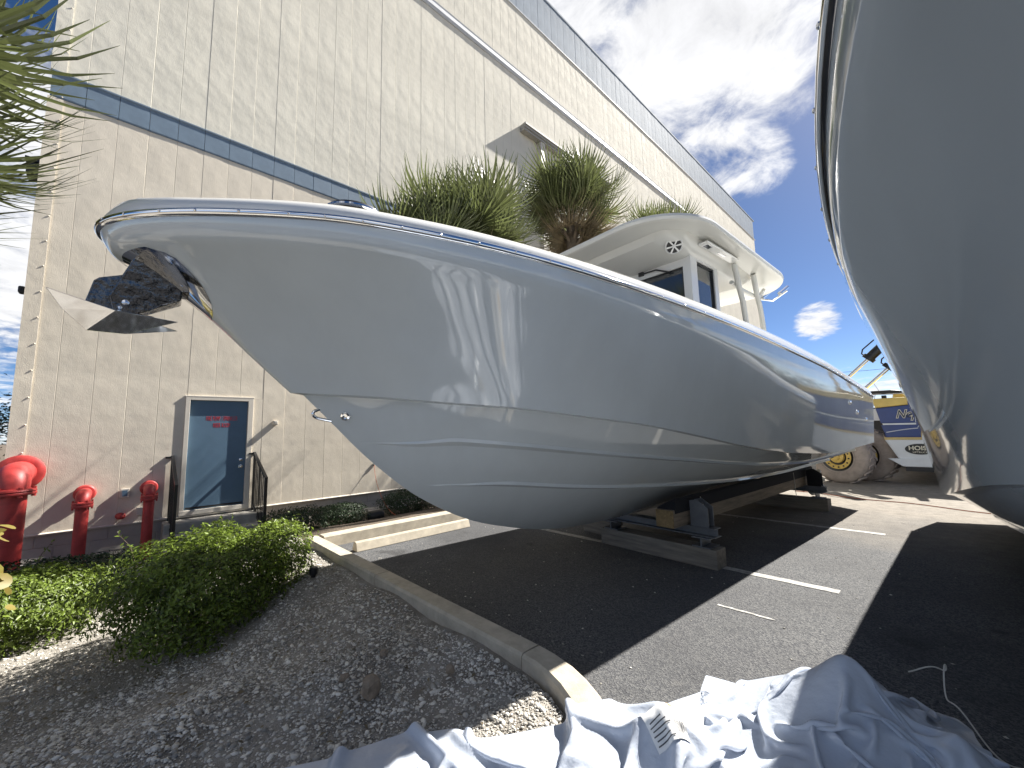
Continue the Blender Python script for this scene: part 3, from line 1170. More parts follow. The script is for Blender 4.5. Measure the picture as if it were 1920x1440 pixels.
    for sgn in (1, -1):
        bx_, by_, bz_ = bottom_pt(0.181, 0.538)
        mm = MB().lathe([(0.033, -0.02), (0.036, 0.012), (0.030, 0.024), (0.018, 0.026), (0.016, 0.004)], (sgn * bx_, by_, bz_), (sgn * 0.80, -0.5, -0.3), 18)
        shade_auto(mm.build('drain_fitting', 'chrome', root))
    # round deck hatch near the rail
    mm = MB().lathe([(0.145, -0.01), (0.15, 0.006), (0.14, 0.020), (0.02, 0.026)], (0.74, 0.97, 2.815), (0.12, -0.03, 1), 32)
    h = shade_auto(mm.build('deck_hatch', 'black_plastic', root))
    mm = MB().lathe([(0.152, -0.012), (0.164, -0.006), (0.160, 0.006), (0.148, 0.008)], (0.74, 0.97, 2.812), (0.12, -0.03, 1), 32, False)
    shade_auto(mm.build('hatch_ring', 'chrome', h))
    console(root)
    drives(root)
    # small side fittings near the stern
    for sgn in (1, -1):
        for (y, dz) in ((8.6, 0.66), (9.1, 0.42), (9.8, 0.24)):
            s = (y + .17) / 10.67
            u = s ** (1 / 2.1)
            x, yy, z = side_pt(u, 0.35 + dz * 0.5)
            mm = MB().lathe([(0.035, -0.005), (0.037, 0.012), (0.02, 0.02)], (sgn * x, yy, z), (sgn, 0, 0), 14)
            shade_auto(mm.build('side_fitting', 'chrome', root))
    return root


def anchor(root):
    a = MB().prism([(-0.105, 2.285), (-0.09, 2.215), (-0.055, 2.19), (-0.02, 2.185), (0.04, 2.215), (0.20, 2.31), (0.205, 2.37), (0.16, 2.45), (0.045, 2.555), (0.0, 2.535)], 'x', -0.085, 0.085)
    a.v = [(x * (1.0 + (z - 2.37) * 2.7), y, z) for x, y, z in a.v]
    p = a.build('anchor_roller', 'black_film', root, bevel=0.008)
    for sgn in (1, -1):
        shade_auto(MB().lathe([(0.016, 0.0), (0.016, 0.008), (0.006, 0.012)], (sgn * 0.058, -0.035, 2.255), (sgn, 0, 0), 14).build('pin', 'chrome_soft', p))
        shade_auto(MB().lathe([(0.010, 0.0), (0.010, 0.008), (0.004, 0.012)], (sgn * 0.051, -0.055, 2.225), (sgn, 0, 0), 14).build('pin', 'chrome_soft', p))
        a, b = (0.122, 0.142) if sgn > 0 else (-0.142, -0.122)
        MB().prism([(0.045, 2.565), (0.07, 2.575), (0.225, 2.385), (0.20, 2.37)], 'x', a, b).build('bail_bar', 'chrome', root, bevel=0.004)
    # anchor shank and plough fluke
    an = MB()
    an.prism([(-0.20, 2.235), (-0.17, 2.365), (-0.15, 2.385), (-0.03, 2.43), (0.03, 2.35), (-0.04, 2.22)], 'x', -0.024, 0.024)
    an.v = [(x * (1.0 + (z - 2.3) * 5.0), y, z) for x, y, z in an.v]
    an.build('anchor_shank', 'black_film', root, bevel=0.006)
    v = [(0.05, -0.335, 2.285), (0.19, -0.06, 2.175), (0.0, -0.19, 2.245), (-0.19, -0.06, 2.175), (0.03, -0.18, 2.085), (0.13, 0.20, 2.165), (-0.13, 0.20, 2.165), (0.0, 0.03, 2.185), (0.02, -0.03, 2.085), (0.04, -0.275, 2.185)]
    f = [(0, 1, 2), (0, 2, 3), (0, 9, 1), (9, 4, 1), (0, 3, 9), (9, 3, 4), (2, 1, 5, 7), (2, 7, 6, 3), (1, 4, 8, 5), (3, 6, 8, 4), (7, 5, 8), (7, 8, 6)]
    mesh_obj('anchor_fluke', v, f, 'chrome', root, bevel=0.003)


def rrect(x0, x1, y0, y1, r, n=10, k=None):
    pts = []
    for (cx, cy, a0) in ((x1 - r, y1 - r, 0), (x0 + r, y1 - r, 90), (x0 + r, y0 + r, 180), (x1 - r, y0 + r, 270)):
        for i in range(n + 1):
            a = math.radians(a0 + 90 * i / n)
            pts.append((cx + r * math.cos(a), cy + r * math.sin(a)))
    return pts


def stack(rings, name, material, parent, cap=True, smooth=40):
    """rings: list of lists of 3-D points with equal length, joined as a closed skin"""
    n = len(rings[0])
    v = [p for r in rings for p in r]
    f = []
    for i in range(len(rings) - 1):
        for k in range(n):
            f.append((i * n + k, i * n + (k + 1) % n, (i + 1) * n + (k + 1) % n, (i + 1) * n + k))
    if cap:
        f.append(tuple(range(n))[::-1])
        f.append(tuple((len(rings) - 1) * n + k for k in range(n)))
    return shade_auto(mesh_obj(name, v, f, material, parent), smooth)


def console(root):
    """hard top, windshield box, helm console and legs"""
    hw, y0, y1, z = 1.26, 4.02, 7.60, 3.70
    c = (0, (y0 + y1) / 2)

    def ring(ins, zz, r, rear=0.0):
        pts = rrect(-hw + ins, hw - ins, y0 + ins, y1 - ins - rear, max(0.05, r - ins), 12)
        return [(x, y, zz + 0.03 * (1 - (x / hw)**2) + 0.05 * (1 - ((y - c[1]) / 1.95)**2) - 0.045 * (y - 5.0)) for x, y in pts]
    ht = stack([ring(0.34, z - 0.010, 0.75), ring(0.10, z - 0.004, 0.75), ring(0.045, z - 0.022, 0.75), ring(0.012, z - 0.016, 0.75), ring(0.0, z + 0.012, 0.75), ring(0.01, z + 0.045, 0.75), ring(0.07, z + 0.075, 0.75), ring(0.5, z + 0.115, 0.75)], 'hard_top', 'under_white', root)
    # sculpted soffit box under the top
    def bx(x0, x1, ya, yb, r, zz):
        return [(x, y, zz) for x, y in rrect(x0, x1, ya, yb, r, 8)]
    so_ = stack([bx(-0.98, 0.98, 4.40, 6.95, 0.3, z + 0.06), bx(-0.96, 0.96, 4.45, 6.9, 0.3, z - 0.02), bx(-0.86, 0.86, 4.80, 6.7, 0.22, z - 0.125), bx(-0.80, 0.80, 4.86, 6.6, 0.18, z - 0.135)], 'soffit', 'under_white', root)
    # speakers
    for sgn in (1, -1):
        sp = shade_auto(MB().lathe([(0.100, -0.02), (0.104, 0.006), (0.092, 0.016), (0.086, 0.008), (0.086, -0.02)], (sgn * 0.82, 4.64, z - 0.075), (sgn * 0.5, -0.55, -0.75), 28).build('speaker', 'white_gelcoat', root))
        mm = MB().lathe([(0.084, 0.0), (0.084, 0.009)], (sgn * 0.82, 4.64, z - 0.075), (sgn * 0.5, -0.55, -0.75), 28)
        mm.build('speaker_cone', 'black_plastic', sp)
        ax = Vector((sgn * 0.5, -0.55, -0.75)).normalized()
        aa = ax.orthogonal().normalized()
        bb = ax.cross(aa)
        cpt = Vector((sgn * 0.82, 4.64, z - 0.075)) + ax * 0.013
        mm = MB()
        for k in range(6):
            an = 2 * math.pi * k / 6 + 0.3
            d = aa * math.cos(an) + bb * math.sin(an)
            e = ax.cross(d)
            p0, p1 = cpt + d * 0.02, cpt + d * 0.088
            mm.add([p0 - e * 0.007, p0 + e * 0.007, p1 + e * 0.011, p1 - e * 0.011, p0 - e * 0.007 + ax * .004, p0 + e * 0.007 + ax * .004, p1 + e * 0.011 + ax * .004, p1 - e * 0.011 + ax * .004],
                   [(0, 3, 2, 1), (4, 5, 6, 7), (0, 1, 5, 4), (1, 2, 6, 5), (2, 3, 7, 6), (3, 0, 4, 7)])
        mm.lathe([(0.022, 0), (0.02, 0.006), (0.006, 0.01)], cpt, ax, 12)
        mm.build('speaker_grille', 'white_gelcoat', sp)
    # switch / light panels in the soffit side
    for sgn in (1, -1):
        pl = MB().box(sgn * 1.02 - 0.06, sgn * 1.02 + 0.06, 4.95, 5.85, z - 0.035, z - 0.012).build('light_panel', 'white_gelcoat', root, bevel=0.008)
        MB().box(sgn * 1.02 - 0.03, sgn * 1.02 + 0.03, 5.02, 5.14, z - 0.041, z - 0.035).build('dome_light', 'chrome_soft', pl)
        MB().box(sgn * 1.02 - 0.012, sgn * 1.02 + 0.012, 5.35, 5.55, z - 0.043, z - 0.035).build('grab_slot', 'chrome_soft', pl)
    # windshield frame and panes
    wf = MB()
    x0, x1, ya, yb, zb, zt = -0.86, 0.86, 4.94, 6.1, 2.3, z - 0.10
    t = 0.07
    # front wall ring
    wf.box(x0, x0 + 0.10, ya, ya + 0.06, zb, zt).box(x1 - 0.10, x1, ya, ya + 0.06, zb, zt)
    wf.box(x0 + 0.10, x1 - 0.10, ya, ya + 0.06, zt - 0.13, zt)
    wf.box(-0.035, 0.035, ya, ya + 0.06, zb, zt - 0.13)
    for sx in (x0, x1 - 0.06):
        wf.box(sx, sx + 0.06, ya + 0.06, ya + 0.16, zb, zt)
        wf.box(sx, sx + 0.06, ya + 0.64, ya + 0.74, zb, zt)
        wf.box(sx, sx + 0.06, ya + 0.16, ya + 0.64, zt - 0.05, zt)
        wf.box(sx, sx + 0.06, ya + 0.16, ya + 0.64, zb, zb + 0.6)
    wf.build('windshield_frame', 'white_gelcoat', root)
    for (a, b) in ((x0 + 0.10, -0.035), (0.035, x1 - 0.10)):
        g = MB().box(a + 0.025, b - 0.025, ya + 0.022, ya + 0.03, zb + 0.32, zt - 0.155).build('windshield_pane', 'dark_glass', root)
        mm = MB()
        mm.box(a + 0.002, b - 0.002, ya + 0.018, ya + 0.034, zt - 0.155, zt - 0.132).box(a + 0.002, a + 0.025, ya + 0.018, ya + 0.034, zb, zt - 0.156).box(b - 0.025, b - 0.002, ya + 0.018, ya + 0.034, zb, zt - 0.156)
        mm.build('gasket', 'black_plastic', g)
        c0 = (a + b) / 2
        mm = MB().tube([(c0 - 0.2, ya - 0.015, zt - 0.06), (c0 + 0.02, ya - 0.03, zt - 0.075), (c0 + 0.2, ya - 0.02, zt - 0.16)], 0.011, 6)
        mm.box(c0 - 0.24, c0 - 0.17, ya - 0.03, ya - 0.002, zt - 0.085, zt - 0.035)
        mm.build('wiper', 'black_plastic', g)
    for sx in (x0 + 0.02, x1 - 0.045):
        g = MB().box(sx, sx + 0.012, ya + 0.185, ya + 0.615, zb + 0.62, zt - 0.075).build('side_pane', 'dark_glass', root)
        mm = MB()
        mm.box(sx - 0.004, sx + 0.03, ya + 0.162, ya + 0.185, zb + 0.602, zt - 0.052).box(sx - 0.004, sx + 0.03, ya + 0.615, ya + 0.638, zb + 0.602, zt - 0.052)
        mm.box(sx - 0.004, sx + 0.03, ya + 0.186, ya + 0.614, zt - 0.075, zt - 0.053)
        mm.build('gasket', 'black_plastic', g)
    MB().box(-0.78, 0.78, 5.05, 6.15, 1.0, 2.75).build('helm_console', 'white_gelcoat', root, bevel=0.06)
    # seats behind the helm
    for sx in (-0.5, 0.0, 0.5):
        MB().box(sx - 0.22, sx + 0.22, 6.75, 6.9, 2.2, 3.05).build('helm_seat', 'white_gelcoat', root, bevel=0.06)
    # legs of the top
    for sgn in (1, -1):
        for (yb_, xo) in ((6.10, 0.93), (6.75, 0.93)):
            pts = [(sgn * xo, yb_ + 0.30, 1.6), (sgn * xo, yb_ + 0.25, 2.4), (sgn * (xo + .01), yb_ + 0.18, 2.95), (sgn * (xo + .02), yb_ + 0.10, 3.22), (sgn * (xo + 0.05), yb_ - 0.08, 3.40), (sgn * (xo + 0.07), yb_ - 0.22, 3.66)]
            shade_auto(MB().tube(pts, 0.034, 14).build('top_leg', 'under_white', root))
        pts = [(sgn * 0.92, 5.95, 3.44), (sgn * 0.92, 6.3, 3.40), (sgn * 0.92, 6.9, 3.40), (sgn * 0.92, 7.15, 3.58)]
        shade_auto(MB().tube(pts, 0.028, 10).build('grab_rail', 'under_white', root))
        # rod holders at the rear corner
        for k, yy in enumerate((7.30, 7.42)):
            shade_auto(MB().tube([(sgn * (1.02 - 0.25 * k), 7.52, 3.57), (sgn * (1.04 - 0.25 * k), 7.66, 3.64), (sgn * (1.06 - 0.25 * k), 7.82, 3.73)], 0.026, 12).build('rod_holder', 'chrome', root))
        shade_auto(MB().tube([(sgn * 0.7, 7.50, 3.57), (sgn * 0.9, 7.60, 3.50), (sgn * 1.12, 7.56, 3.60)], 0.016, 8).build('corner_loop', 'chrome', root))


def drives(root):
    """twin forward-facing pod drives"""
    for sgn in (1, -1):
        x = sgn * 0.62
        leg = MB()
        leg.prism([(-0.16, 0.86), (-0.13, 0.55), (-0.10, 0.38), (0.14, 0.36), (0.20, 0.55), (0.22, 0.86)], 'x', -0.035, 0.035)
        lg = mesh_obj('drive_leg', [(p[0] + x, p[1] + 9.75, p[2]) for p in leg.v], leg.f, 'bronze', root, bevel=0.02)
        mm = MB().lathe([(0.02, -0.30), (0.055, -0.26), (0.075, -0.12), (0.08, 0.05), (0.06, 0.25), (0.015, 0.36)], (x, 9.75, 0.42), (0, 1, 0), 18)
        shade_auto(mm.build('gear_case', 'bronze', lg))
        for (yo, ph) in ((-0.23, 0.2), (-0.10, 0.9)):
            for k in range(4):
                a = 2 * math.pi * k / 4 + ph
                d = Vector((math.cos(a), 0, math.sin(a)))
                e = Vector((-math.sin(a), 0, math.cos(a)))
                yv = Vector((0, 1, 0))
                cc_ = Vector((x, 9.75 + yo, 0.42))
                rows = []
                for i in range(5):
                    t = i / 4
                    r = 0.06 + 0.20 * t
                    w = 0.075 * math.sin(math.pi * (0.22 + 0.70 * t)) + 0.01
                    tw = 0.9 - 0.5 * t
                    dirw = e * math.cos(tw) + yv * math.sin(tw)
                    rows.append([cc_ + d * r - dirw * w, cc_ + d * r + yv * 0.008, cc_ + d * r + dirw * w])
                mm = MB().grid(rows)
                b = shade_auto(mm.build('propeller_blade', 'bronze', lg))
                md = b.modifiers.new('solid', 'SOLIDIFY')
                md.thickness = 0.012


def bunk_stand(cx, name, label_t, boat_dy=0.0, rz=0.0, reach=1.04):
    kk = reach / 1.04
    r = empty(name, (cx, boat_dy, 0), label_t, 'boat stand', 'steel and timber boat stands', rz=rz)
    for sgn in (1, -1):
        for (yy, lo) in ((4.75, True), (8.95, False)):
            yy += 0.0 if sgn > 0 else 0.32
            a, b = sorted((sgn * (-0.46 if sgn > 0 else 0.5) * kk, sgn * reach))
            MB().box(a, b, yy - 0.11, yy + 0.11, 0.0, 0.20).build('ground_timber', 'timber_x', r, bevel=0.006)
            for x in (a + 0.16, b - 0.16):
                q = MB().box(x - 0.10, x + 0.10, yy - 0.11, yy + 0.11, 0.203, 0.215)
                q.box(x - 0.10, x + 0.10, yy - 0.11, yy + 0.11, 0.297, 0.309)
                q.box(x - 0.008, x + 0.008, yy - 0.108, yy + 0.108, 0.215, 0.297)
                q.build('stub_beam', 'steel', r)
            q = MB().box(a + 0.02, b - 0.02, yy - 0.075, yy + 0.075, 0.312, 0.322)
            q.box(a + 0.02, b - 0.02, yy - 0.075, yy + 0.075, 0.398, 0.408)
            q.box(a + 0.02, b - 0.02, yy - 0.006, yy + 0.006, 0.322, 0.398)
            q.build('cross_beam', 'steel', r)
            x = sgn * 0.86 * kk
            q = MB()
            poly = [(x - sgn * 0.10, 0.411), (x + sgn * 0.10, 0.411), (x + sgn * 0.10, 0.62), (x - sgn * 0.02, 0.70), (x - sgn * 0.10, 0.68)]
            q.prism(poly, 'y', yy - 0.065, yy - 0.055)
            q.prism(poly, 'y', yy + 0.055, yy + 0.065)
            q.box(x - 0.006, x + 0.006, yy - 0.055, yy + 0.055, 0.411, 0.66)
            q.build('bunk_bracket', 'steel' if lo else 'carpet', r)
        x = sgn * 0.62 * kk
        y0 = 4.40
        y1 = 9.35
        bt = MB().box(x - 0.10, x + 0.10, y0, y1, 0.411, 0.60).build('bunk_timber', 'timber', r, bevel=0.006)
        MB().box(x - 0.102, x + 0.102, y0 - 0.012, y0 - 0.002, 0.415, 0.596).build('timber_end', 'timber_end', bt)
        k = 0.045 * sgn
        c = MB().prism([(x - 0.112, 0.56), (x + 0.112, 0.56), (x + 0.112, 0.655 + k), (x + 0.08, 0.675 + k), (x - 0.08, 0.675 - k), (x - 0.112, 0.655 - k)], 'y', y0 + 0.03, y1 + 0.04)
        c.build('bunk_carpet', 'carpet', r, bevel=0.01)
        for yy in (5.0, 8.3):
            pts = [(x + sgn * 0.116, yy, 0.68), (x + sgn * 0.118, yy + 0.01, 0.55), (x + sgn * 0.116, yy + 0.02, 0.43), (x + sgn * 0.12, yy + 0.03, 0.28)]
            shade_auto(MB().tube(pts, 0.005, 6).build('tie_string', 'rope', bt))
    return r


boat1 = make_boat('motor_boat', 'glossy pale grey centre console boat beside the beige wall with anchor at its bow')
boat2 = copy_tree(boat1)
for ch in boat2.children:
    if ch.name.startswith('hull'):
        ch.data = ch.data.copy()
        ch.data.materials[0] = MATS['gelcoat_shaded']
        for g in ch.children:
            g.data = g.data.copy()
            g.data.materials[0] = MATS['gelcoat_shaded']
boat1.location = (-3.1, 0, 0)
boat1.rotation_euler.z = math.radians(-3.9)
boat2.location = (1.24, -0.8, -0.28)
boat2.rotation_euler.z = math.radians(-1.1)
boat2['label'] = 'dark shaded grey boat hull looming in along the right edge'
bunk_stand(-3.1, 'boat_stand', 'timber and steel bunk stand carrying the boat beside the beige wall', 0.0, math.radians(-3.9))
bunk_stand(1.24, 'boat_stand', 'timber and steel bunk stand under the boat at the right edge', -0.8, math.radians(-1.1), 0.66).scale.z = 0.33

# ------------------------------------------------------------------ marine forklift behind the boats


def build_truck():
    r = empty('boat_forklift', (-0.2, 14.5, 0), 'blue and yellow boat forklift behind the sterns with big pale tyres', 'forklift')
    X0, Y0 = -0.2, 14.5
    X = lambda x: x - X0
    Y = lambda y: y - Y0
    # counterweight
    cw = MB()
    pf = [(-0.99, 1.06), (-0.70, 0.43), (1.4, 0.43), (1.6, 1.06)]
    cw.prism([(X(a), b) for a, b in pf], 'y', Y(13.5), Y(14.6))
    c = cw.build('counterweight', 'truck_white', r, bevel=0.02)
    MB().prism([(X(-0.97), 0.62), (X(-0.72), 0.435), (X(1.4), 0.435), (X(1.5), 0.62)], 'y', Y(13.44), Y(13.5)).build('counterweight_lip', 'truck_white', c, bevel=0.012)
    MB().box(X(-0.68), X(1.4), Y(13.46), Y(14.6), 0.33, 0.428).build('bumper', 'black_paint', r)
    # hood steps
    MB().prism([(X(-1.03), 1.42), (X(-0.96), 1.12), (X(1.55), 1.12), (X(1.62), 1.42)], 'y', Y(13.56), Y(15.2)).build('engine_hood', 'truck_blue', r, bevel=0.015)
    MB().prism([(X(-1.00), 1.12), (X(-0.99), 1.06), (X(1.55), 1.06), (X(1.56), 1.12)], 'y', Y(13.54), Y(15.2)).build('gold_trim', 'truck_gold', r)
    MB().prism([(X(-1.0), 1.46), (X(-0.99), 1.42), (X(1.60), 1.42), (X(1.60), 1.46)], 'y', Y(13.55), Y(15.2)).build('white_trim', 'truck_white', r)
    h = MB().prism([(X(-1.10), 1.84), (X(-1.03), 1.46), (X(1.62), 1.46), (X(1.70), 1.92), (X(0.4), 1.93), (X(-0.2), 1.92)], 'y', Y(13.6), Y(16.5))
    hood = h.build('hood', 'truck_blue', r, bevel=0.015)
    MB().prism([(X(-1.15), 2.08), (X(-1.10), 1.845), (X(-0.2), 1.925), (X(0.4), 1.935), (X(1.7), 1.925), (X(1.75), 2.08)], 'y', Y(13.57), Y(16.5)).build('hood_rim', 'truck_yellow', r, bevel=0.02)
    MB().prism([(X(-0.12), 2.085), (X(0.05), 2.085), (X(0.18), 2.55), (X(0.05), 2.55)], 'y', Y(13.6), Y(13.75)).build('guard_post', 'truck_yellow', r, bevel=0.01)
    # white sweep line
    pts = [(X(-0.95 + 0.06 * i), Y(13.553), 1.24 + 0.10 * math.sin(min(1, i / 12) * math.pi / 2)) for i in range(22)]
    MB().tube(pts, 0.010, 6).build('sweep_line', 'truck_white', r)
    pts = [(X(-1.09 + 0.30 * i / 8), Y(13.52), 1.78 - 0.72 * i / 8) for i in range(9)]
    # lettering
    Mx = Matrix(((1, 0, 0, 0), (0, 0, -1, 0), (0, 1, 0, 0), (0, 0, 0, 1)))
    bk = MB().prism([(X(-0.83), 1.585), (X(-0.73), 1.735), (X(-0.08), 1.775), (X(-0.05), 1.60)], 'y', Y(13.592), Y(13.599))
    text_obj('lettering', 'Neptune', 0.27, 'letter_cream', Matrix.Translation((X(-0.36), Y(13.594), 1.67)) @ Mx, hood, sx=0.80, depth=0.003, bold=0.014, shear=0.35)
    text_obj('lettering', 'Neptune', 0.27, 'letter_dark', Matrix.Translation((X(-0.36), Y(13.588), 1.67)) @ Mx, hood, sx=0.80, depth=0.003, bold=0.0, shear=0.35)
    v = [(X(-0.40) + 0.255 * math.cos(2 * math.pi * k / 40), 0.845 + 0.125 * math.sin(2 * math.pi * k / 40)) for k in range(40)]
    badge = MB().prism(v, 'y', Y(13.488), Y(13.499)).build('badge', 'black_paint', c)
    text_obj('badge_lettering', 'HOIST', 0.135, 'letter_cream', Matrix.Translation((X(-0.40), Y(13.486), 0.865)) @ Mx, badge, sx=1.0, depth=0.003, bold=0.003)
    text_obj('badge_lettering', 'LIFTRUCK', 0.052, 'letter_cream', Matrix.Translation((X(-0.40), Y(13.486), 0.772)) @ Mx, badge, sx=1.1, depth=0.003, bold=0.0)
    lab = MB().box(X(-0.075), X(0.0), Y(13.492), Y(13.499), 0.84, 1.0).build('data_plate', 'truck_white', c)
    for k in range(4):
        MB().box(X(-0.062), X(-0.013), Y(13.489), Y(13.492), 0.86 + 0.033 * k, 0.875 + 0.033 * k).build('data_mark', 'black_paint', lab)
    # steered wheel turned towards the camera
    ax = Vector((-0.30, -0.95, 0)).normalized()
    R = 0.66
    cpos = Vector((X(-1.90), Y(13.05), 0.655))

    def wheel(cp, ax, tm):
        tw = 0.46
        t = MB().lathe([(0.36, 0.0), (0.42, 0.005), (0.56, -0.02), (0.62, -0.05), (0.655, -0.10), (0.66, -0.2), (0.66, -tw + 0.1), (0.62, -tw + 0.03), (0.4, -tw)], cp, ax, 40, False)
        ty = t.build('tyre', tm, r)
        shade_auto(ty, 40)
        aa = ax.orthogonal().normalized()
        bb = ax.cross(aa)
        lug = MB()
        for k in range(22):
            a = 2 * math.pi * k / 22
            d = aa * math.cos(a) + bb * math.sin(a)
            e = ax.cross(d)
            q = cp + d * 0.652
            for sgn, o0, o1 in ((1, -0.075, -0.24), (-1, -0.38, -0.22)):
                a0, a1 = q + ax * o0 + e * 0.0, q + ax * o1 + e * 0.10
                lug.add([a0 - e * .03, a0 + e * .03, a1 + e * .03, a1 - e * .03, a0 - e * .03 + d * .028, a0 + e * .03 + d * .028, a1 + e * .03 + d * .028, a1 - e * .03 + d * .028],
                        [(0, 3, 2, 1), (4, 5, 6, 7), (0, 1, 5, 4), (1, 2, 6, 5), (2, 3, 7, 6), (3, 0, 4, 7)])
        lug.build('tread_lugs', tm, ty)
        rim = shade_auto(MB().lathe([(0.40, 0.012), (0.395, -0.03), (0.30, -0.06), (0.01, -0.07)], cp, ax, 36, False).build('rim', 'black_paint', r))
        shade_auto(MB().lathe([(0.30, -0.045), (0.305, -0.015), (0.21, -0.005), (0.205, -0.04)], cp, ax, 36, False).build('rim_ring', 'hub_yellow', rim))
        shade_auto(MB().lathe([(0.16, -0.05), (0.15, 0.01), (0.09, 0.03), (0.08, 0.06), (0.02, 0.065)], cp, ax, 24).build('hub', 'hub_yellow', rim))
        for k in range(14):
            a = 2 * math.pi * k / 14
            d = aa * math.cos(a) + bb * math.sin(a)
            shade_auto(MB().lathe([(0.020, -0.006), (0.020, 0.004)], cp + d * 0.258, ax, 8).build('wheel_nut', 'black_paint', rim))
    wheel(cpos, ax, 'tyre')
    wheel(cpos + Vector((0.42, 0.75, 0.01)), ax, 'tyre')
    wheel(Vector((X(2.2), Y(13.4), 0.655)), ax, 'tyre')
    # fender
    rows = []
    for i in range(10):
        a = math.radians(-25 + 75 * i / 9)
        rows.append([(X(-1.35) + 0.42 * math.sin(a), Y(13.75), 0.38 + 0.62 * math.cos(a)), (X(-1.35) + 0.42 * math.sin(a), Y(15.0), 0.38 + 0.62 * math.cos(a))])
    MB().prism([(X(-1.45), 0.98), (X(-1.12), 1.04), (X(-0.95), 0.95), (X(-0.72), 0.45), (X(-0.95), 0.45), (X(-1.35), 0.72)], 'y', Y(13.85), Y(15.2)).build('fender', 'grey_paint', r, bevel=0.02)
    # chassis, front axle and mast further back
    MB().box(X(-1.0), X(1.6), Y(14.6), Y(19.5), 0.55, 1.05).build('chassis', 'black_paint', r)
    for sx in (-1.3, 1.6):
        shade_auto(MB().lathe([(0.35, 0), (0.8, 0.02), (0.85, 0.12), (0.85, 0.5), (0.8, 0.6), (0.35, 0.62)], (X(sx), Y(19.0), 0.86), (1, 0, 0), 30).build('drive_tyre', 'tyre_dark', r))
    for sx in (-0.45, 0.9):
        MB().box(X(sx), X(sx) + 0.25, Y(19.9), Y(20.25), 0.3, 8.2).build('mast_rail', 'truck_gold', r)
    for z in (1.2, 4.0, 8.0):
        MB().box(X(-0.2), X(0.9), Y(20.0), Y(20.15), z, z + 0.25).build('mast_crosshead', 'truck_gold', r)
    # cylinders with hoses seen against the sky
    for (xa, za, xb, zb_) in ((-1.62, 2.78, -0.72, 3.66), (-1.18, 2.55, -0.42, 3.28)):
        a, b = Vector((X(xa), Y(14.5), za)), Vector((X(xb), Y(14.5), zb_))
        d = b - a
        shade_auto(MB().tube([a - d * 0.6, a + d * 0.5], 0.045, 12).build('cylinder_rod', 'chrome_soft', r))
        cyl = shade_auto(MB().lathe([(0.115, 0), (0.115, d.length * 0.75)], a + d * 0.48, d, 16).build('cylinder', 'black_paint', r))
        shade_auto(MB().lathe([(0.15, 0), (0.15, 0.10)], a + d * 0.46, d, 16).build('gland', 'black_paint', cyl))
        nrm = Vector((-d.z, 0, d.x)).normalized()
        p = a + d * 0.5
        shade_auto(MB().tube([p + nrm * 0.12, p + nrm * 0.20, p + nrm * 0.26 + d * 0.08, p + nrm * 0.24 + d * 0.4, p + nrm * 0.14 + d * 0.62], 0.018, 8).build('hose', 'black_plastic', cyl))
    MB().box(X(-0.9), X(1.5), Y(16.4), Y(18.4), 2.1, 2.3).build('cab_floor', 'truck_yellow', r)
    for (px, py) in ((0.2, 16.5), (1.4, 16.5), (0.2, 18.3), (1.4, 18.3)):
        MB().box(X(px), X(px) + 0.1, Y(py), Y(py) + 0.1, 2.3, 4.2).build('guard_post', 'truck_yellow', r)
    MB().box(X(0.1), X(1.6), Y(16.4), Y(18.5), 4.2, 4.28).build('guard_roof', 'black_paint', r)


build_truck()


def far_things():
    r = empty('pontoon_boat', (-2.6, 40, 0), 'distant boat with a dark canopy seen over the forklift', 'boat')
    rows = []
    prof = [(-1.3, 3.30), (-1.2, 3.62), (-0.6, 3.74), (0.4, 3.74), (0.85, 3.66), (1.0, 3.52), (0.85, 3.46), (-0.6, 3.52), (-1.2, 3.36)]
    MB().prism(prof, 'y', -0.9, 0.9).build('canopy', 'black_plastic', r, bevel=0.05)
    for x in (-0.9, 0.2, 0.55):
        for y in (-0.8, 0.8):
            MB().tube([(x, y, 2.4), (x + 0.3, y, 3.5)], 0.02, 6).build('canopy_post', 'chrome_soft', r)
    MB().box(-0.2, 0.05, -0.3, 0.3, 2.3, 3.4).build('helm_stand', 'black_plastic', r)
    MB().tube([(-0.3, 0, 3.74), (-0.62, 0, 4.5)], 0.02, 6).build('antenna', 'chrome_soft', r)
    MB().box(-1.6, 1.6, -1.3, 1.3, 1.6, 2.4).build('deck', 'truck_white', r)
    MB().box(-1.6, 1.6, -1.0, 1.0, 0.0, 1.6).build('trailer', 'black_paint', r)
    # power line
    o = MB().tube([(-20 + 5 * i, 60, 8.0 - 1.1 * (1 - ((i - 4) / 4)**2) + 0.1 * i) for i in range(9)], 0.02, 5).build('power_line', 'black_plastic')
    tag(o, 'thin power line crossing the sky low above the forklift', 'cable')


far_things()

# ------------------------------------------------------------------ plants


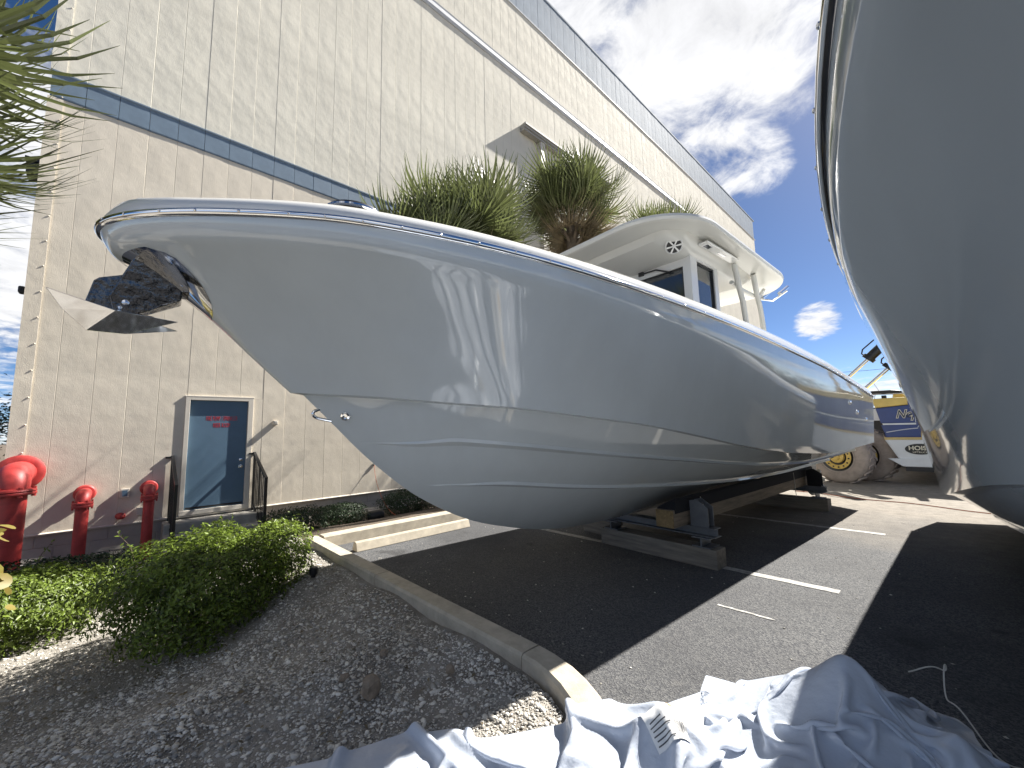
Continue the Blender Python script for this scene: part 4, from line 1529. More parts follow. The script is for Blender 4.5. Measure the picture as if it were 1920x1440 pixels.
def leaf_cloud(name, P, N, size, material, parent, asp=0.42, jitter=0.5):
    """diamond leaves (two triangles folded on the midrib) at points P with rough facing N"""
    n = len(P)
    N = N + rng.normal(0, jitter, (n, 3))
    N /= np.linalg.norm(N, axis=1)[:, None] + 1e-9
    A = rng.normal(0, 1, (n, 3))
    A[:, 2] += 0.5
    A -= (A * N).sum(1)[:, None] * N
    A /= np.linalg.norm(A, axis=1)[:, None] + 1e-9
    B = np.cross(N, A)
    s = (size * rng.uniform(0.6, 1.25, n))[:, None]
    v = np.empty((n, 4, 3))
    v[:, 0] = P
    v[:, 1] = P + A * s * 0.5 + B * s * asp * 0.5 + N * s * 0.08
    v[:, 2] = P + A * s - N * s * 0.1
    v[:, 3] = P + A * s * 0.5 - B * s * asp * 0.5 + N * s * 0.08
    V = v.reshape(-1, 3)
    i = np.arange(n)[:, None] * 4
    F = np.concatenate([i + np.array([[0, 1, 2]]), i + np.array([[0, 2, 3]])], 0)
    return fast_mesh(name, V, F, material, parent)


def shrub(name, center, rad, h, nleaf, size, material, label, cat='shrub', group=None, rot=0.0, box=3.0, lump=0.18, stray=0.05, asp=0.42, inner=0.55):
    cx, cy, cz = center
    r = empty(name, (cx, cy, cz), label, cat, group, rz=rot)
    ph = rng.uniform(0, 6.28, 12)

    def lumpy(d):
        k = np.zeros(len(d))
        for j in range(4):
            f = 2.2 + 1.7 * j
            k += np.sin(d[:, 0] * f + ph[j]) * np.sin(d[:, 1] * f + ph[j + 4]) * np.sin(d[:, 2] * f + ph[j + 8]) / (1 + 0.5 * j)
        return k
    d = rng.normal(0, 1, (nleaf, 3))
    d[:, 2] = d[:, 2] * 0.9 + 0.25
    d /= np.linalg.norm(d, axis=1)[:, None]
    # superellipsoid radius -> sheared, boxy crown
    k = (np.abs(d) ** box).sum(1) ** (-1.0 / box)
    t = 1 - (1 - inner) * rng.random(nleaf) ** 1.8
    t *= 1 + lump * lumpy(d * 1.3)
    st = rng.random(nleaf) < stray
    t[st] *= rng.uniform(1.02, 1.16, st.sum())
    P = d * (k * t)[:, None]
    P[:, 0] *= rad[0]
    P[:, 1] *= rad[1]
    P[:, 2] = h * 0.5 + P[:, 2] * h * 0.5
    keep = P[:, 2] > 0.02
    P, d = P[keep], d[keep]
    leaf_cloud('foliage', P, d + np.array([0, 0, 0.35]), size, material, r, asp)
    m = MB()
    for q in range(9):
        a = random.uniform(0, 6.28)
        e = Vector((rad[0] * 0.7 * math.cos(a), rad[1] * 0.7 * math.sin(a), h * random.uniform(0.5, 0.9)))
        m.tube([(e.x * 0.15, e.y * 0.15, -0.1), (e.x * 0.5, e.y * 0.45, e.z * 0.45), tuple(e)], [0.016, 0.011, 0.005], 5)
    m.build('stems', 'twig', r)
    return r


def shoots(root, pts, n, material='leaf_hedge'):
    """long stray shoots standing out of a clipped bush"""
    for (x, y, z, dx, dy, L) in pts:
        m = MB()
        p = [(x, y, z - 0.1), (x + dx * .4, y + dy * .4, z + L * .5), (x + dx, y + dy, z + L)]
        m.tube(p, [0.004, 0.003, 0.0015], 5)
        o = m.build('shoot', 'twig', root)
        P = np.array([[x + dx * t, y + dy * t, z + L * t] for t in np.linspace(0, 1, n)])
        leaf_cloud('shoot_leaves', P, np.tile(np.array([[0.3, -0.3, 0.8]]), (n, 1)), 0.045, material, root)


b = shrub('clipped_shrub', (-4.92, 0.76, -0.32), (0.58, 0.84), 0.90, 24000, 0.045, 'leaf_hedge', 'big bright green clipped shrub standing at the front of the gravel bed', group='clipped green shrubs', rot=0.49, lump=0.24)
shoots(b, [(-0.35, -0.5, 0.78, -0.1, -0.1, 0.22), (-0.2, 0.1, 0.8, 0.05, 0.1, 0.2), (0.15, 0.55, 0.74, 0.08, 0.12, 0.18), (-0.4, 0.3, 0.78, -0.1, 0.05, 0.2), (0.3, -0.6, 0.45, 0.2, -0.15, 0.05)], 14)
b = shrub('clipped_shrub', (-6.25, -0.80, -0.42), (0.58, 0.74), 0.64, 20000, 0.045, 'leaf_hedge', 'lower bright green clipped shrub behind and left of the big one', group='clipped green shrubs', rot=0.35, lump=0.24)
shoots(b, [(0.1, -0.5, 0.66, -0.1, -0.1, 0.16), (-0.2, 0.3, 0.66, 0.05, 0.1, 0.22), (0.2, 0.0, 0.66, 0.1, -0.12, 0.18)], 14)
shrub('ground_cover', (-7.35, -0.72, -0.24), (0.5, 0.95), 0.34, 6500, 0.05, 'leaf_dark', 'low dark ground cover below the red pipes', 'shrub', 'dark low hedges by the wall')
shrub('wall_hedge', (-8.35, 2.42, -0.34), (0.42, 0.55), 0.50, 5500, 0.045, 'leaf_dark', 'dark hedge by the wall just right of the right door railing', 'hedge', 'dark low hedges by the wall')
shrub('wall_hedge', (-8.45, 3.28, -0.34), (0.38, 0.44), 0.46, 4500, 0.045, 'leaf_dark', 'dark hedge by the wall, left of the black cylinder lamp', 'hedge', 'dark low hedges by the wall')
shrub('wall_hedge', (-8.55, 4.9, -0.34), (0.40, 0.72), 0.56, 6500, 0.045, 'leaf_dark', 'dark hedge by the wall under the hanging red cord', 'hedge', 'dark low hedges by the wall')
m = MB().lathe([(0.03, 0), (0.11, 0.01), (0.125, 0.05), (0.125, 0.30), (0.10, 0.34), (0.02, 0.345)], (0, 0, 0), (0.3, 1, 0.12), 20)
o = shade_auto(m.build('bed_lamp', 'black_plastic', loc=(-8.45, 3.78, -0.24)))
tag(o, 'black cylinder lamp lying between the dark wall hedges', 'garden lamp')
m = MB().lathe([(0.018, -0.08), (0.022, 0.0), (0.04, 0.02), (0.042, 0.075), (0.030, 0.085), (0.004, 0.087)], (0, 0, 0), (0.05, 0, 1), 14)
o = shade_auto(m.build('irrigation_head', 'black_plastic', loc=(-4.60, 1.50, 0.07)))
tag(o, 'small black sprinkler head in the gravel beside the kerb', 'sprinkler')


def big_leaf_plant():
    c = (-5.1, -0.98, -0.35)
    r = empty('round_leaf_shrub', c, 'yellow-green shrub with large round leaves at the left edge', 'shrub')
    shared = []
    for k in range(3):
        n = 10
        rows = []
        v = [(0, 0, 0)]
        for i in range(n):
            a = 2 * math.pi * i / n
            v.append((0.055 * math.sin(a) * (1 + .05 * k), 0.065 - 0.065 * math.cos(a), 0.012 * math.sin(a) ** 2 - 0.01 * k * math.cos(a)))
        me = bpy.data.meshes.new('leaf')
        me.from_pydata(v[1:] + [(0, 0.065, 0.0)], [], [(i, (i + 1) % n, n) for i in range(n)])
        me.materials.append(MATS['leaf_big'])
        me.polygons.foreach_set('use_smooth', [True] * n)
        shared.append(me)
    for i in range(190):
        d = Vector((random.gauss(0, 1), random.gauss(0, 1), random.gauss(0.2, 1))).normalized()
        t = random.uniform(0.6, 1.05)
        p = Vector((d.x * 0.42 * t, d.y * 0.40 * t, 0.75 + d.z * 0.70 * t))
        o = bpy.data.objects.new('leaf', shared[i % 3])
        COL.objects.link(o)
        o.parent = r
        o.location = p
        nr = (d + Vector((random.gauss(0, .35), random.gauss(0, .35), 0.45 + random.gauss(0, .35)))).normalized()
        o.rotation_euler = nr.to_track_quat('Z', 'Y').to_euler()
        o.rotation_euler.rotate_axis('Z', random.uniform(0, 6.28))
        s = random.uniform(0.55, 1.1)
        o.scale = (s, s, s)
    m = MB()
    for k in range(10):
        a = random.uniform(0, 6.28)
        m.tube([(0, 0, -0.1), (0.15 * math.cos(a), 0.15 * math.sin(a), 0.4), (0.33 * math.cos(a), 0.33 * math.sin(a), random.uniform(.6, 1.1))], [0.014, 0.01, 0.005], 5)
    m.build('stems', 'twig', r)


big_leaf_plant()


def frond_mesh(name, L, dry=False, seed=0, droop=0.35):
    """a costapalmate fan leaf: stalk along +Y, blades radiating"""
    rs = np.random.default_rng(seed)
    V, F = [], []

    def strip(pts, ws, up):
        b = len(V)
        for p, w, u in zip(pts, ws, up):
            V.append(tuple(p - u * w))
            V.append(tuple(p + Vector((0, 0, 0.25 * w))))
            V.append(tuple(p + u * w))
        for i in range(len(pts) - 1):
            for j in range(2):
                F.append((b + i * 3 + j, b + i * 3 + j + 1, b + (i + 1) * 3 + j + 1, b + (i + 1) * 3 + j))
    st = 0.42 * L
    strip([Vector((0, 0, 0)), Vector((0, st * .5, 0.03)), Vector((0, st, 0.0)), Vector((0, st + 0.25 * L, -0.06 * L))], [0.022, 0.016, 0.014, 0.004], [Vector((1, 0, 0))] * 4)
    n = 44
    for i in range(n):
        t = i / (n - 1) * 2 - 1
        a = t * 2.05
        org = Vector((0, st + 0.16 * L * (1 - abs(t)), -0.03 * L * (1 - abs(t))))
        ll = L * (0.66 - 0.16 * abs(t) ** 2) * rs.uniform(0.88, 1.08)
        d = Vector((math.sin(a), math.cos(a), 0.18 + rs.uniform(-0.06, 0.06) + 0.12 * abs(t)))
        d.normalize()
        side = Vector((math.cos(a), -math.sin(a), 0))
        pts, ws, ups = [], [], []
        dr = droop * rs.uniform(0.6, 1.5)
        for k in range(5):
            q = k / 4
            p = org + d * (ll * q) + Vector((0, 0, -dr * ll * max(0, q - 0.35) ** 2 * 1.6))
            pts.append(p)
            ws.append([0.007, 0.020, 0.022, 0.014, 0.0015][k] * (1.0 if not dry else 0.8))
            ups.append(side)
        strip(pts, ws, ups)
    me = bpy.data.meshes.new(name)
    me.from_pydata(V, [], F)
    me.materials.append(MATS['leaf_palm_dry' if dry else 'leaf_palm'])
    return me


FR = [frond_mesh('frond', 1.55, False, 1, 0.30), frond_mesh('frond', 1.7, False, 2, 0.5), frond_mesh('frond', 1.4, False, 3, 0.8)]
FRD = [frond_mesh('dry_frond', 1.35, True, 4, 1.0), frond_mesh('dry_frond', 1.2, True, 5, 1.3)]


def palm(loc, height, nf, scale, label, seed, ndry=8, lean=(0, 0), tmax=1.9):
    rs = random.Random(seed)
    r = empty('palm_tree', loc, label, 'palm tree', 'fan palms')
    m = MB()
    pts = [(lean[0] * (k / 8) ** 2, lean[1] * (k / 8) ** 2, -0.4 + (height + 0.4) * k / 8) for k in range(9)]
    m.tube(pts, [0.19, 0.17, 0.155, 0.15, 0.15, 0.15, 0.155, 0.17, 0.15], 14)
    shade_auto(m.build('trunk', 'bark', r), 60)
    top = Vector(pts[-1])
    boots = MB()
    for k in range(26):
        a = k * 2.4
        z = height - 0.9 + 0.9 * k / 26
        d = Vector((math.cos(a), math.sin(a), 0.9))
        p = Vector((top.x + 0.13 * math.cos(a), top.y + 0.13 * math.sin(a), z))
        boots.tube([p, p + d * 0.16, p + d * 0.30 + Vector((0, 0, .05))], [0.045, 0.032, 0.015], 5)
    boots.build('leaf_boots', 'bark', r)
    for k in range(nf):
        t = (k + 0.5) / nf
        a = k * 2.39996 + rs.uniform(-.2, .2)
        th = 0.10 + (tmax - 0.1) * t ** 0.85 + rs.uniform(-.1, .1)   # angle from the vertical
        o = bpy.data.objects.new('frond', FR[0 if th < 0.8 else (1 if th < 1.4 else 2)])
        COL.objects.link(o)
        o.parent = r
        place(o, top, a, th, scale * rs.uniform(0.85, 1.1), rs)
    for k in range(ndry):
        a = rs.uniform(0, 6.28)
        th = rs.uniform(tmax, tmax + 0.75)
        o = bpy.data.objects.new('dry_frond', FRD[k % 2])
        COL.objects.link(o)
        o.parent = r
        place(o, top - Vector((0, 0, 0.25)), a, th, scale * rs.uniform(0.8, 1.0), rs)
    return r


def place(o, top, az, th, s, rs):
    y = Vector((math.sin(th) * math.cos(az), math.sin(th) * math.sin(az), math.cos(th)))
    x = Vector((-math.sin(az), math.cos(az), 0))
    z = x.cross(y)
    M = Matrix((x, y, z)).transposed().to_4x4()
    M = M @ Matrix.Rotation(rs.uniform(-.5, .5), 4, 'Y')
    M.translation = top + y * 0.05
    o.matrix_basis = M @ Matrix.Diagonal((s, s, s, 1))


palm((-6.7, 5.75, -0.05), 5.45, 36, 0.98, 'fan palm behind the bow deck, left of the wall canopy post', 11, 6, lean=(0, -0.6), tmax=1.65)
palm((-6.9, 5.75, -0.1), 4.7, 18, 0.85, 'shorter dark fan palm at the left of the group behind the bow', 12, 4, lean=(0.2, -1.75), tmax=1.6)
palm((-6.7, 8.9, -0.05), 7.6, 34, 1.0, 'tallest fan palm of the group, behind the hard top', 13, 12, tmax=1.9)
palm((-6.7, 14.2, -0.05), 8.2, 26, 1.0, 'fan palm mostly hidden behind the hard top', 14, 6, tmax=1.7)
palm((-5.30, -2.2, -0.3), 4.4, 48, 1.05, 'fan palm hanging into the top left corner', 15, 14, tmax=2.1)


def far_tree():
    r = empty('dark_tree', (-16.5, -3.4, -0.4), 'dark leafy tree at the far left behind the building corner', 'tree')
    shade_auto(MB().tube([(0, 0, 0), (0.1, 0, 1.2), (0.0, 0.1, 2.4)], [0.14, 0.11, 0.06], 10).build('trunk', 'bark', r))
    m = MB()
    for k in range(7):
        a = k * 0.9
        m.tube([(0, 0, 1.0 + 0.15 * k), (0.5 * math.cos(a), 0.5 * math.sin(a), 1.7 + 0.15 * k), (0.9 * math.cos(a), 0.9 * math.sin(a), 2.0 + 0.2 * k)], [0.05, 0.03, 0.01], 5)
    m.build('limbs', 'bark', r)
    P = []
    for k in range(60):
        c = np.array([rng.normal(0, 0.65), rng.normal(0, 0.65), rng.uniform(0.5, 3.0)])
        P.append(c + rng.normal(0, 0.26, (300, 3)))
    P = np.concatenate(P)
    leaf_cloud('crown', P, np.tile([[0, 0, 1.0]], (len(P), 1)), 0.10, 'leaf_tree', r, 0.5)


far_tree()


def horizon_trees():
    # a far wood seen as one mass along the edge of the yard
    P = []
    for k in range(260):
        x = -60 + 130 * random.random()
        y = 95 + random.uniform(-4, 6)
        h = random.uniform(2.0, 4.5)
        c = np.array([x, y, h * 0.6])
        P.append(c + rng.normal(0, 1, (90, 3)) * np.array([1.6, 1.2, h * 0.3]))
    P = np.concatenate(P)
    P[:, 2] = np.maximum(P[:, 2], 0)
    o = leaf_cloud('woodland', P, np.tile([[0, -0.5, 1.0]], (len(P), 1)), 0.7, 'leaf_tree', None, 0.6)
    tag(o, 'far belt of dark trees along the horizon', 'trees', kind='stuff')


horizon_trees()

# ------------------------------------------------------------------ gravel and rocks


def in_bed(x, y):
    ok = (y < KY - 0.22) & (x > -8.6) & (x < -0.95) & (y > -3.0)
    nose = (x > -1.9) & (y > KY - 0.09 - 1.0)
    rr = np.hypot(x + 1.9, y - (KY - 0.09 - 1.0))
    return ok & (~nose | (rr < 0.88))


def gravel():
    ico_v = []
    t = (1 + 5 ** 0.5) / 2
    iv = np.array([(-1, t, 0), (1, t, 0), (-1, -t, 0), (1, -t, 0), (0, -1, t), (0, 1, t), (0, -1, -t), (0, 1, -t), (t, 0, -1), (t, 0, 1), (-t, 0, -1), (-t, 0, 1)]) / math.hypot(1, t)
    iF = np.array([(0, 11, 5), (0, 5, 1), (0, 1, 7), (0, 7, 10), (0, 10, 11), (1, 5, 9), (5, 11, 4), (11, 10, 2), (10, 7, 6), (7, 1, 8), (3, 9, 4), (3, 4, 2), (3, 2, 6), (3, 6, 8), (3, 8, 9), (4, 9, 5), (2, 4, 11), (6, 2, 10), (8, 6, 7), (9, 8, 1)])
    ov = np.array([(1, 0, 0), (-1, 0, 0), (0, 1, 0), (0, -1, 0), (0, 0, 1), (0, 0, -1)], float)
    oF = np.array([(0, 2, 4), (2, 1, 4), (1, 3, 4), (3, 0, 4), (2, 0, 5), (1, 2, 5), (3, 1, 5), (0, 3, 5)])
    for (bv, bF, N, s0, s1, near) in ((iv, iF, 18000, 0.006, 0.0165, True), (ov, oF, 85000, 0.0035, 0.0095, True)):
        x = rng.uniform(-8.4, -0.95, N * 3)
        y = rng.uniform(-2.6, 1.85, N * 3)
        # denser near the camera
        w = 1.0 / (0.6 + 0.22 * (x ** 2 + y ** 2))
        clump = 0.5 + 0.5 * np.sin(2.1 * x + 1.3 * np.sin(1.7 * y)) * np.sin(2.6 * y + 0.8 * x)
        keep = in_bed(x, y) & (rng.random(N * 3) < np.clip(w * 2.2, 0.15, 1) * (0.88 + 0.12 * clump))
        x, y = x[keep][:N], y[keep][:N]
        n = len(x)
        z = np.array([planter_z(a, b_) + 0.025 * math.sin(5.1 * a + 2 * b_) * math.sin(4.3 * b_ - a) for a, b_ in zip(x, y)])
        s = s0 + (s1 - s0) * rng.random(n) ** 2.2
        V = np.tile(bv[None], (n, 1, 1)) * (1 + rng.normal(0, 0.16, (n, len(bv), 1)))
        V[:, :, 0] *= rng.uniform(0.8, 1.5, (n, 1))
        V[:, :, 2] *= rng.uniform(0.35, 0.75, (n, 1))
        a = rng.uniform(0, 6.28, n)
        ca, sa = np.cos(a)[:, None], np.sin(a)[:, None]
        X = V[:, :, 0] * ca - V[:, :, 1] * sa
        Y = V[:, :, 0] * sa + V[:, :, 1] * ca
        tz = rng.normal(0, 0.25, (n, 1))
        Z = V[:, :, 2] + X * tz
        W_ = np.stack([X, Y, Z], 2) * s[:, None, None] + np.stack([x, y, z + s * 0.25], 1)[:, None, :]
        F = (bF[None] + (np.arange(n) * len(bv))[:, None, None]).reshape(-1, 3)
        o = fast_mesh('gravel', W_.reshape(-1, 3), F, 'stone')
        tag(o, 'loose white and tan shell gravel covering the planting bed' if s1 > 0.012 else 'fine pale grit between the gravel stones', 'gravel', kind='stuff')


gravel()


def rock(loc, s, seed, label):
    rs = random.Random(seed)
    bm = bmesh.new()
    bmesh.ops.create_icosphere(bm, subdivisions=2, radius=1)
    for v in bm.verts:
        k = 1 + rs.uniform(-0.16, 0.16)
        v.co = Vector((v.co.x * s[0], v.co.y * s[1], v.co.z * s[2])) * k
    me = bpy.data.meshes.new('rock')
    bm.to_mesh(me)
    bm.free()
    me.materials.append(MATS['rock'])
    o = bpy.data.objects.new('rock', me)
    COL.objects.link(o)
    o.location = loc
    o.rotation_euler = (rs.uniform(-.2, .2), rs.uniform(-.2, .2), rs.uniform(0, 3))
    tag(o, label, 'rock', 'rocks in the gravel')


rock((-2.33, 1.08, 0.10), (0.065, 0.05, 0.06), 1, 'largest brown rock in the shaded gravel')
rock((-2.62, 1.30, 0.09), (0.03, 0.028, 0.025), 2, 'small tan rock behind the largest brown rock')
rock((-2.55, 1.02, 0.09), (0.028, 0.022, 0.02), 3, 'small tan rock left of the largest brown rock')
rock((-2.17, 1.50, 0.09), (0.028, 0.02, 0.03), 4, 'small dark rock between the largest rock and the kerb')

# ------------------------------------------------------------------ white boat cover heaped in front


def cloth(nx, ny, size, comp, center, rot, lumps, seed, steps=220, tilt=0.0):
    """position-based sheet pushed together over soft lumps so it buckles into folds"""
    rs = np.random.default_rng(seed)
    gx, gy = np.meshgrid(np.linspace(-.5, .5, nx), np.linspace(-.5, .5, ny), indexing='ij')
    rest = np.stack([gx * size[0], gy * size[1]], 2)
    P = np.zeros((nx, ny, 3))
    c, s = math.cos(rot), math.sin(rot)
    ang = 0.5 * np.sin(3 * gx + rs.uniform(0, 6)) * np.sin(4 * gy + rs.uniform(0, 6))
    X = rest[:, :, 0] * comp[0] + 0.05 * np.sin(9 * gy + rs.uniform(0, 6))
    Y = rest[:, :, 1] * comp[1] + 0.05 * np.sin(8 * gx + rs.uniform(0, 6))
    P[:, :, 0] = center[0] + c * X - s * Y
    P[:, :, 1] = center[1] + s * X + c * Y

    def ground(p):
        z = np.full(p.shape[:2], 0.012)
        for (lx, ly, lr, lh) in lumps:
            d2 = ((p[:, :, 0] - lx) ** 2 + (p[:, :, 1] - ly) ** 2) / lr ** 2
            z = np.maximum(z, lh * np.exp(-1.15 * np.sqrt(d2 + 0.02)))
        # kerb and gravel under the sheet
        onk = (p[:, :, 0] < -0.8)
        rr = np.abs(np.hypot(p[:, :, 0] + 1.9, p[:, :, 1] - (KY - 1.09)) - 1.0)
        return np.where(onk, np.maximum(z, np.where(rr < 0.13, 0.155, 0.105)), z)
    nzv = np.zeros((nx, ny))
    for k in range(10):
        fx, fy = rs.uniform(4, 26), rs.uniform(4, 26)
        nzv += np.sin(fx * gx + fy * gy * rs.choice([-1, 1]) + rs.uniform(0, 6)) * (10 / (fx + fy))
    P[:, :, 2] = ground(P) + 0.10 + 0.06 * nzv
    prev = P.copy()
    dx, dy = size[0] / (nx - 1), size[1] / (ny - 1)
    dd = math.hypot(dx, dy)

    def solve(A, B, L, k=0.5):
        d = B - A
        ln = np.linalg.norm(d, axis=2, keepdims=True) + 1e-9
        cr = d * ((ln - L) / ln) * k
        return cr
    for it in range(steps):
        v = (P - prev) * 0.93
        prev = P.copy()
        P = P + v
        P[:, :, 2] -= 0.0011
        for sub in range(4):
            for par in (0, 1):
                a, b_ = P[par:-1:2], P[par + 1::2]
                n_ = min(len(a), len(b_))
                cr = solve(a[:n_], b_[:n_], dx)
                P[par:par + 2 * n_ - 1:2] += cr
                P[par + 1:par + 2 * n_:2] -= cr
            for par in (0, 1):
                a, b_ = P[:, par:-1:2], P[:, par + 1::2]
                n_ = min(a.shape[1], b_.shape[1])
                cr = solve(a[:, :n_], b_[:, :n_], dy)
                P[:, par:par + 2 * n_ - 1:2] += cr
                P[:, par + 1:par + 2 * n_:2] -= cr
            for (sa, sb) in (((slice(0, -1), slice(0, -1)), (slice(1, None), slice(1, None))), ((slice(1, None), slice(0, -1)), (slice(0, -1), slice(1, None)))):
                cr = solve(P[sa], P[sb], dd, 0.18)
                P[sa] += cr
                P[sb] -= cr
            cr = solve(P[:-2], P[2:], dx * 2, 0.12)
            P[:-2] += cr
            P[2:] -= cr
            cr = solve(P[:, :-2], P[:, 2:], dy * 2, 0.12)
            P[:, :-2] += cr
            P[:, 2:] -= cr
            g = ground(P)
            low = P[:, :, 2] < g
            P[:, :, 2] = np.where(low, g, P[:, :, 2])
            fr = low[:, :, None] & np.array([True, True, False])
            P = np.where(fr, prev * 0.7 + P * 0.3, P)
    return P


def cloth_obj(P, name, material, parent=None):
    nx, ny = P.shape[:2]
    V = P.reshape(-1, 3)
    i, j = np.meshgrid(np.arange(nx - 1), np.arange(ny - 1), indexing='ij')
    a = (i * ny + j).ravel()
    F = np.stack([a, a + ny, a + ny + 1, a + 1], 1)
    o = fast_mesh(name, V, F, material, parent, True)
    md = o.modifiers.new('sub', 'SUBSURF')
    md.levels = 1
    md.render_levels = 1
    return o


def covers():
    P = cloth(104, 84, (2.7, 2.1), (0.74, 0.66), (-0.90, 0.98), math.radians(58), [(-1.5, 0.85, 0.30, 0.17), (-0.93, 1.74, 0.26, 0.38), (-0.75, 1.2, 0.4, 0.16), (-1.25, 1.25, 0.2, 0.15)], 3)
    o = cloth_obj(P, 'boat_cover', 'wrap')
    tag(o, 'crumpled glossy white plastic cover heaped over the kerb with a printed label', 'cover', 'white covers heaped in front')
    # printed label and sticker lying on the sheet, taken from the surface itself
    nx, ny = P.shape[:2]
    tgt = np.array([-0.98, 1.78])
    nrm_ = np.cross(np.gradient(P, axis=0), np.gradient(P, axis=1))
    nrm_ /= np.linalg.norm(nrm_, axis=2, keepdims=True) + 1e-9
    nrm_ *= np.sign(nrm_[:, :, 2:3] + 1e-6)
    face = nrm_ @ np.array([0.42, -0.72, 0.55])
    for _ in range(3):
        face[1:-1, 1:-1] = (face[1:-1, 1:-1] + face[:-2, 1:-1] + face[2:, 1:-1] + face[1:-1, :-2] + face[1:-1, 2:]) / 5
    d = np.hypot(P[:, :, 0] - tgt[0], P[:, :, 1] - tgt[1]) - 0.25 * face - 0.8 * P[:, :, 2]
    ii, jj = np.unravel_index(np.argmin(d), d.shape)
    ii, jj = min(max(ii, 6), nx - 8), min(max(jj, 5), ny - 7)

    N_ = nrm_

    def patch(i0, i1, j0, j1, lift, name, material, parent=o):
        """a piece of the sheet's own surface between fractional grid positions, lifted off it"""
        ni, nj = max(2, int((i1 - i0) * 3) + 1), max(2, int((j1 - j0) * 3) + 1)
        out = np.zeros((ni, nj, 3))
        for a_, fi in enumerate(np.linspace(i0, i1, ni)):
            for b_, fj in enumerate(np.linspace(j0, j1, nj)):
                p, q = int(fi), int(fj)
                u, v = fi - p, fj - q
                w = ((1 - u) * (1 - v), u * (1 - v), (1 - u) * v, u * v)
                c = ((p, q), (p + 1, q), (p, q + 1), (p + 1, q + 1))
                out[a_, b_] = sum(k * (P[x] + N_[x] * lift) for k, x in zip(w, c))
        V = out.reshape(-1, 3)
        i_, j_ = np.meshgrid(np.arange(ni - 1), np.arange(nj - 1), indexing='ij')
        a0 = (i_ * nj + j_).ravel()
        return fast_mesh(name, V, np.stack([a0, a0 + nj, a0 + nj + 1, a0 + 1], 1), material, parent, True)
    lab_ = patch(ii - 3.2, ii + 3.2, jj - 3.4, jj + 3.4, 0.006, 'printed_label', 'paper')
    for k in range(6):
        patch(ii - 2.8 + 0.2 * (k % 2), ii + 0.6 - 0.5 * (k % 3), jj - 2.8 + 0.62 * k, jj - 2.62 + 0.62 * k, 0.009, 'print_line', 'ink', lab_)
    for k in range(7):
        patch(ii + 1.2 + 0.22 * k, ii + 1.2 + 0.22 * k + (0.08 if k % 2 else 0.14), jj - 2.6, jj - 0.6, 0.009, 'barcode_bar', 'ink', lab_)
    patch(ii + 1.4, ii + 2.3, jj + 1.3, jj + 2.3, 0.009, 'round_sticker', 'sticker', lab_)
    P2 = cloth(84, 80, (1.55, 1.5), (0.66, 0.68), (-0.32, 2.26), math.radians(32), [(-0.42, 2.50, 0.34, 0.50), (-0.08, 2.42, 0.22, 0.34), (0.05, 2.05, 0.3, 0.26)], 5)
    o2 = cloth_obj(P2, 'boat_cover', 'wrap')
    tag(o2, 'tall crumpled glossy white plastic cover heaped at the bottom right', 'cover', 'white covers heaped in front')
    P3 = cloth(60, 60, (1.25, 1.2), (0.74, 0.74), (-0.33, 1.62), math.radians(10), [(-0.42, 1.9, 0.34, 0.22), (-0.2, 1.55, 0.4, 0.2)], 9)
    o3 = cloth_obj(P3, 'cloth_cover', 'wrap_cloth')
    tag(o3, 'matt white fabric cover in front of the tall plastic heap', 'cover', 'white covers heaped in front')
    pts = []
    for k in range(90):
        t = k / 89
        pts.append((-0.22 + 0.34 * t + 0.05 * math.sin(9 * t), 2.72 + 0.08 * math.sin(7 * t), 0.34 - 0.2 * t + 0.09 * math.sin(5 * t) + 0.03 * math.sin(24 * t) * math.sin(3.1 * t)))
    o = shade_auto(MB().tube(pts, 0.003, 6).build('loose_string', 'rope'))
    tag(o, 'thin loose string curling over the tall plastic heap', 'string')


covers()

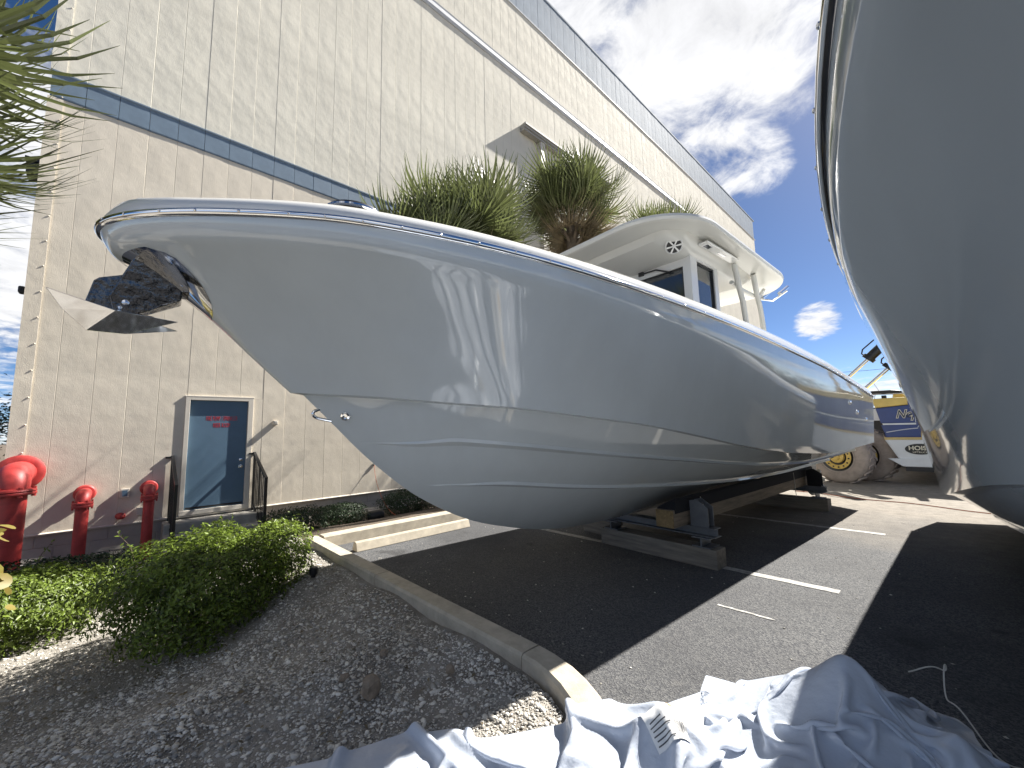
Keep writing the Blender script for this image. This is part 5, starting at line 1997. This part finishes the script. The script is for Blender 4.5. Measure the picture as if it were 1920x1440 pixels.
pts = [(-2.4 + 3.4 * k / 20, 10.95 - 1.0 * k / 20 + 0.08 * math.sin(k * 0.7), 0.012) for k in range(21)]
o = shade_auto(MB().tube(pts, 0.008, 6).build('extension_cord', 'orange_cord'))
tag(o, 'thin orange cord lying across the sunny yard behind the boats', 'cord')


def lot_grit():
    n = 260
    ov = np.array([(1, 0, 0), (-1, 0, 0), (0, 1, 0), (0, -1, 0), (0, 0, 1), (0, 0, -1)], float)
    oF = np.array([(0, 2, 4), (2, 1, 4), (1, 3, 4), (3, 0, 4), (2, 0, 5), (1, 2, 5), (3, 1, 5), (0, 3, 5)])
    x = rng.uniform(-5.6, 0.4, n)
    y = 2.1 + 7.0 * rng.random(n) ** 1.6
    k = 70
    x[:k] = rng.normal(-3.6, 0.9, k)
    y[:k] = 2.12 + np.abs(rng.normal(0, 0.35, k))
    s_ = rng.uniform(0.003, 0.010, n)
    V = ov[None] * (1 + rng.normal(0, 0.2, (n, 6, 1))) * s_[:, None, None] * np.array([1.2, 1.0, 0.5])
    V = V + np.stack([x, y, s_ * 0.3], 1)[:, None, :]
    F = (oF[None] + (np.arange(n) * 6)[:, None, None]).reshape(-1, 3)
    o = fast_mesh('lot_grit', V.reshape(-1, 3), F, 'stone')
    tag(o, 'scattered pale chips of grit on the asphalt', 'grit', kind='stuff')


lot_grit()


def leaf_litter():
    n = 420
    x = np.concatenate([rng.normal(-4.6, 0.45, n // 2), rng.uniform(-5.2, -1.6, n // 2)])
    y = np.concatenate([rng.normal(0.55, 0.55, n // 2), rng.uniform(0.2, 1.75, n // 2)])
    ok = in_bed(x, y)
    x, y = x[ok], y[ok]
    z = np.array([planter_z(a, b_) + 0.02 for a, b_ in zip(x, y)])
    o = leaf_cloud('leaf_litter', np.stack([x, y, z], 1), np.tile([[0, 0, 1.0]], (len(x), 1)), 0.035, 'leaf_palm_dry', None, 0.45, 0.25)
    tag(o, 'dry brown leaves scattered on the gravel by the shrubs', 'leaf litter', kind='stuff')


leaf_litter()
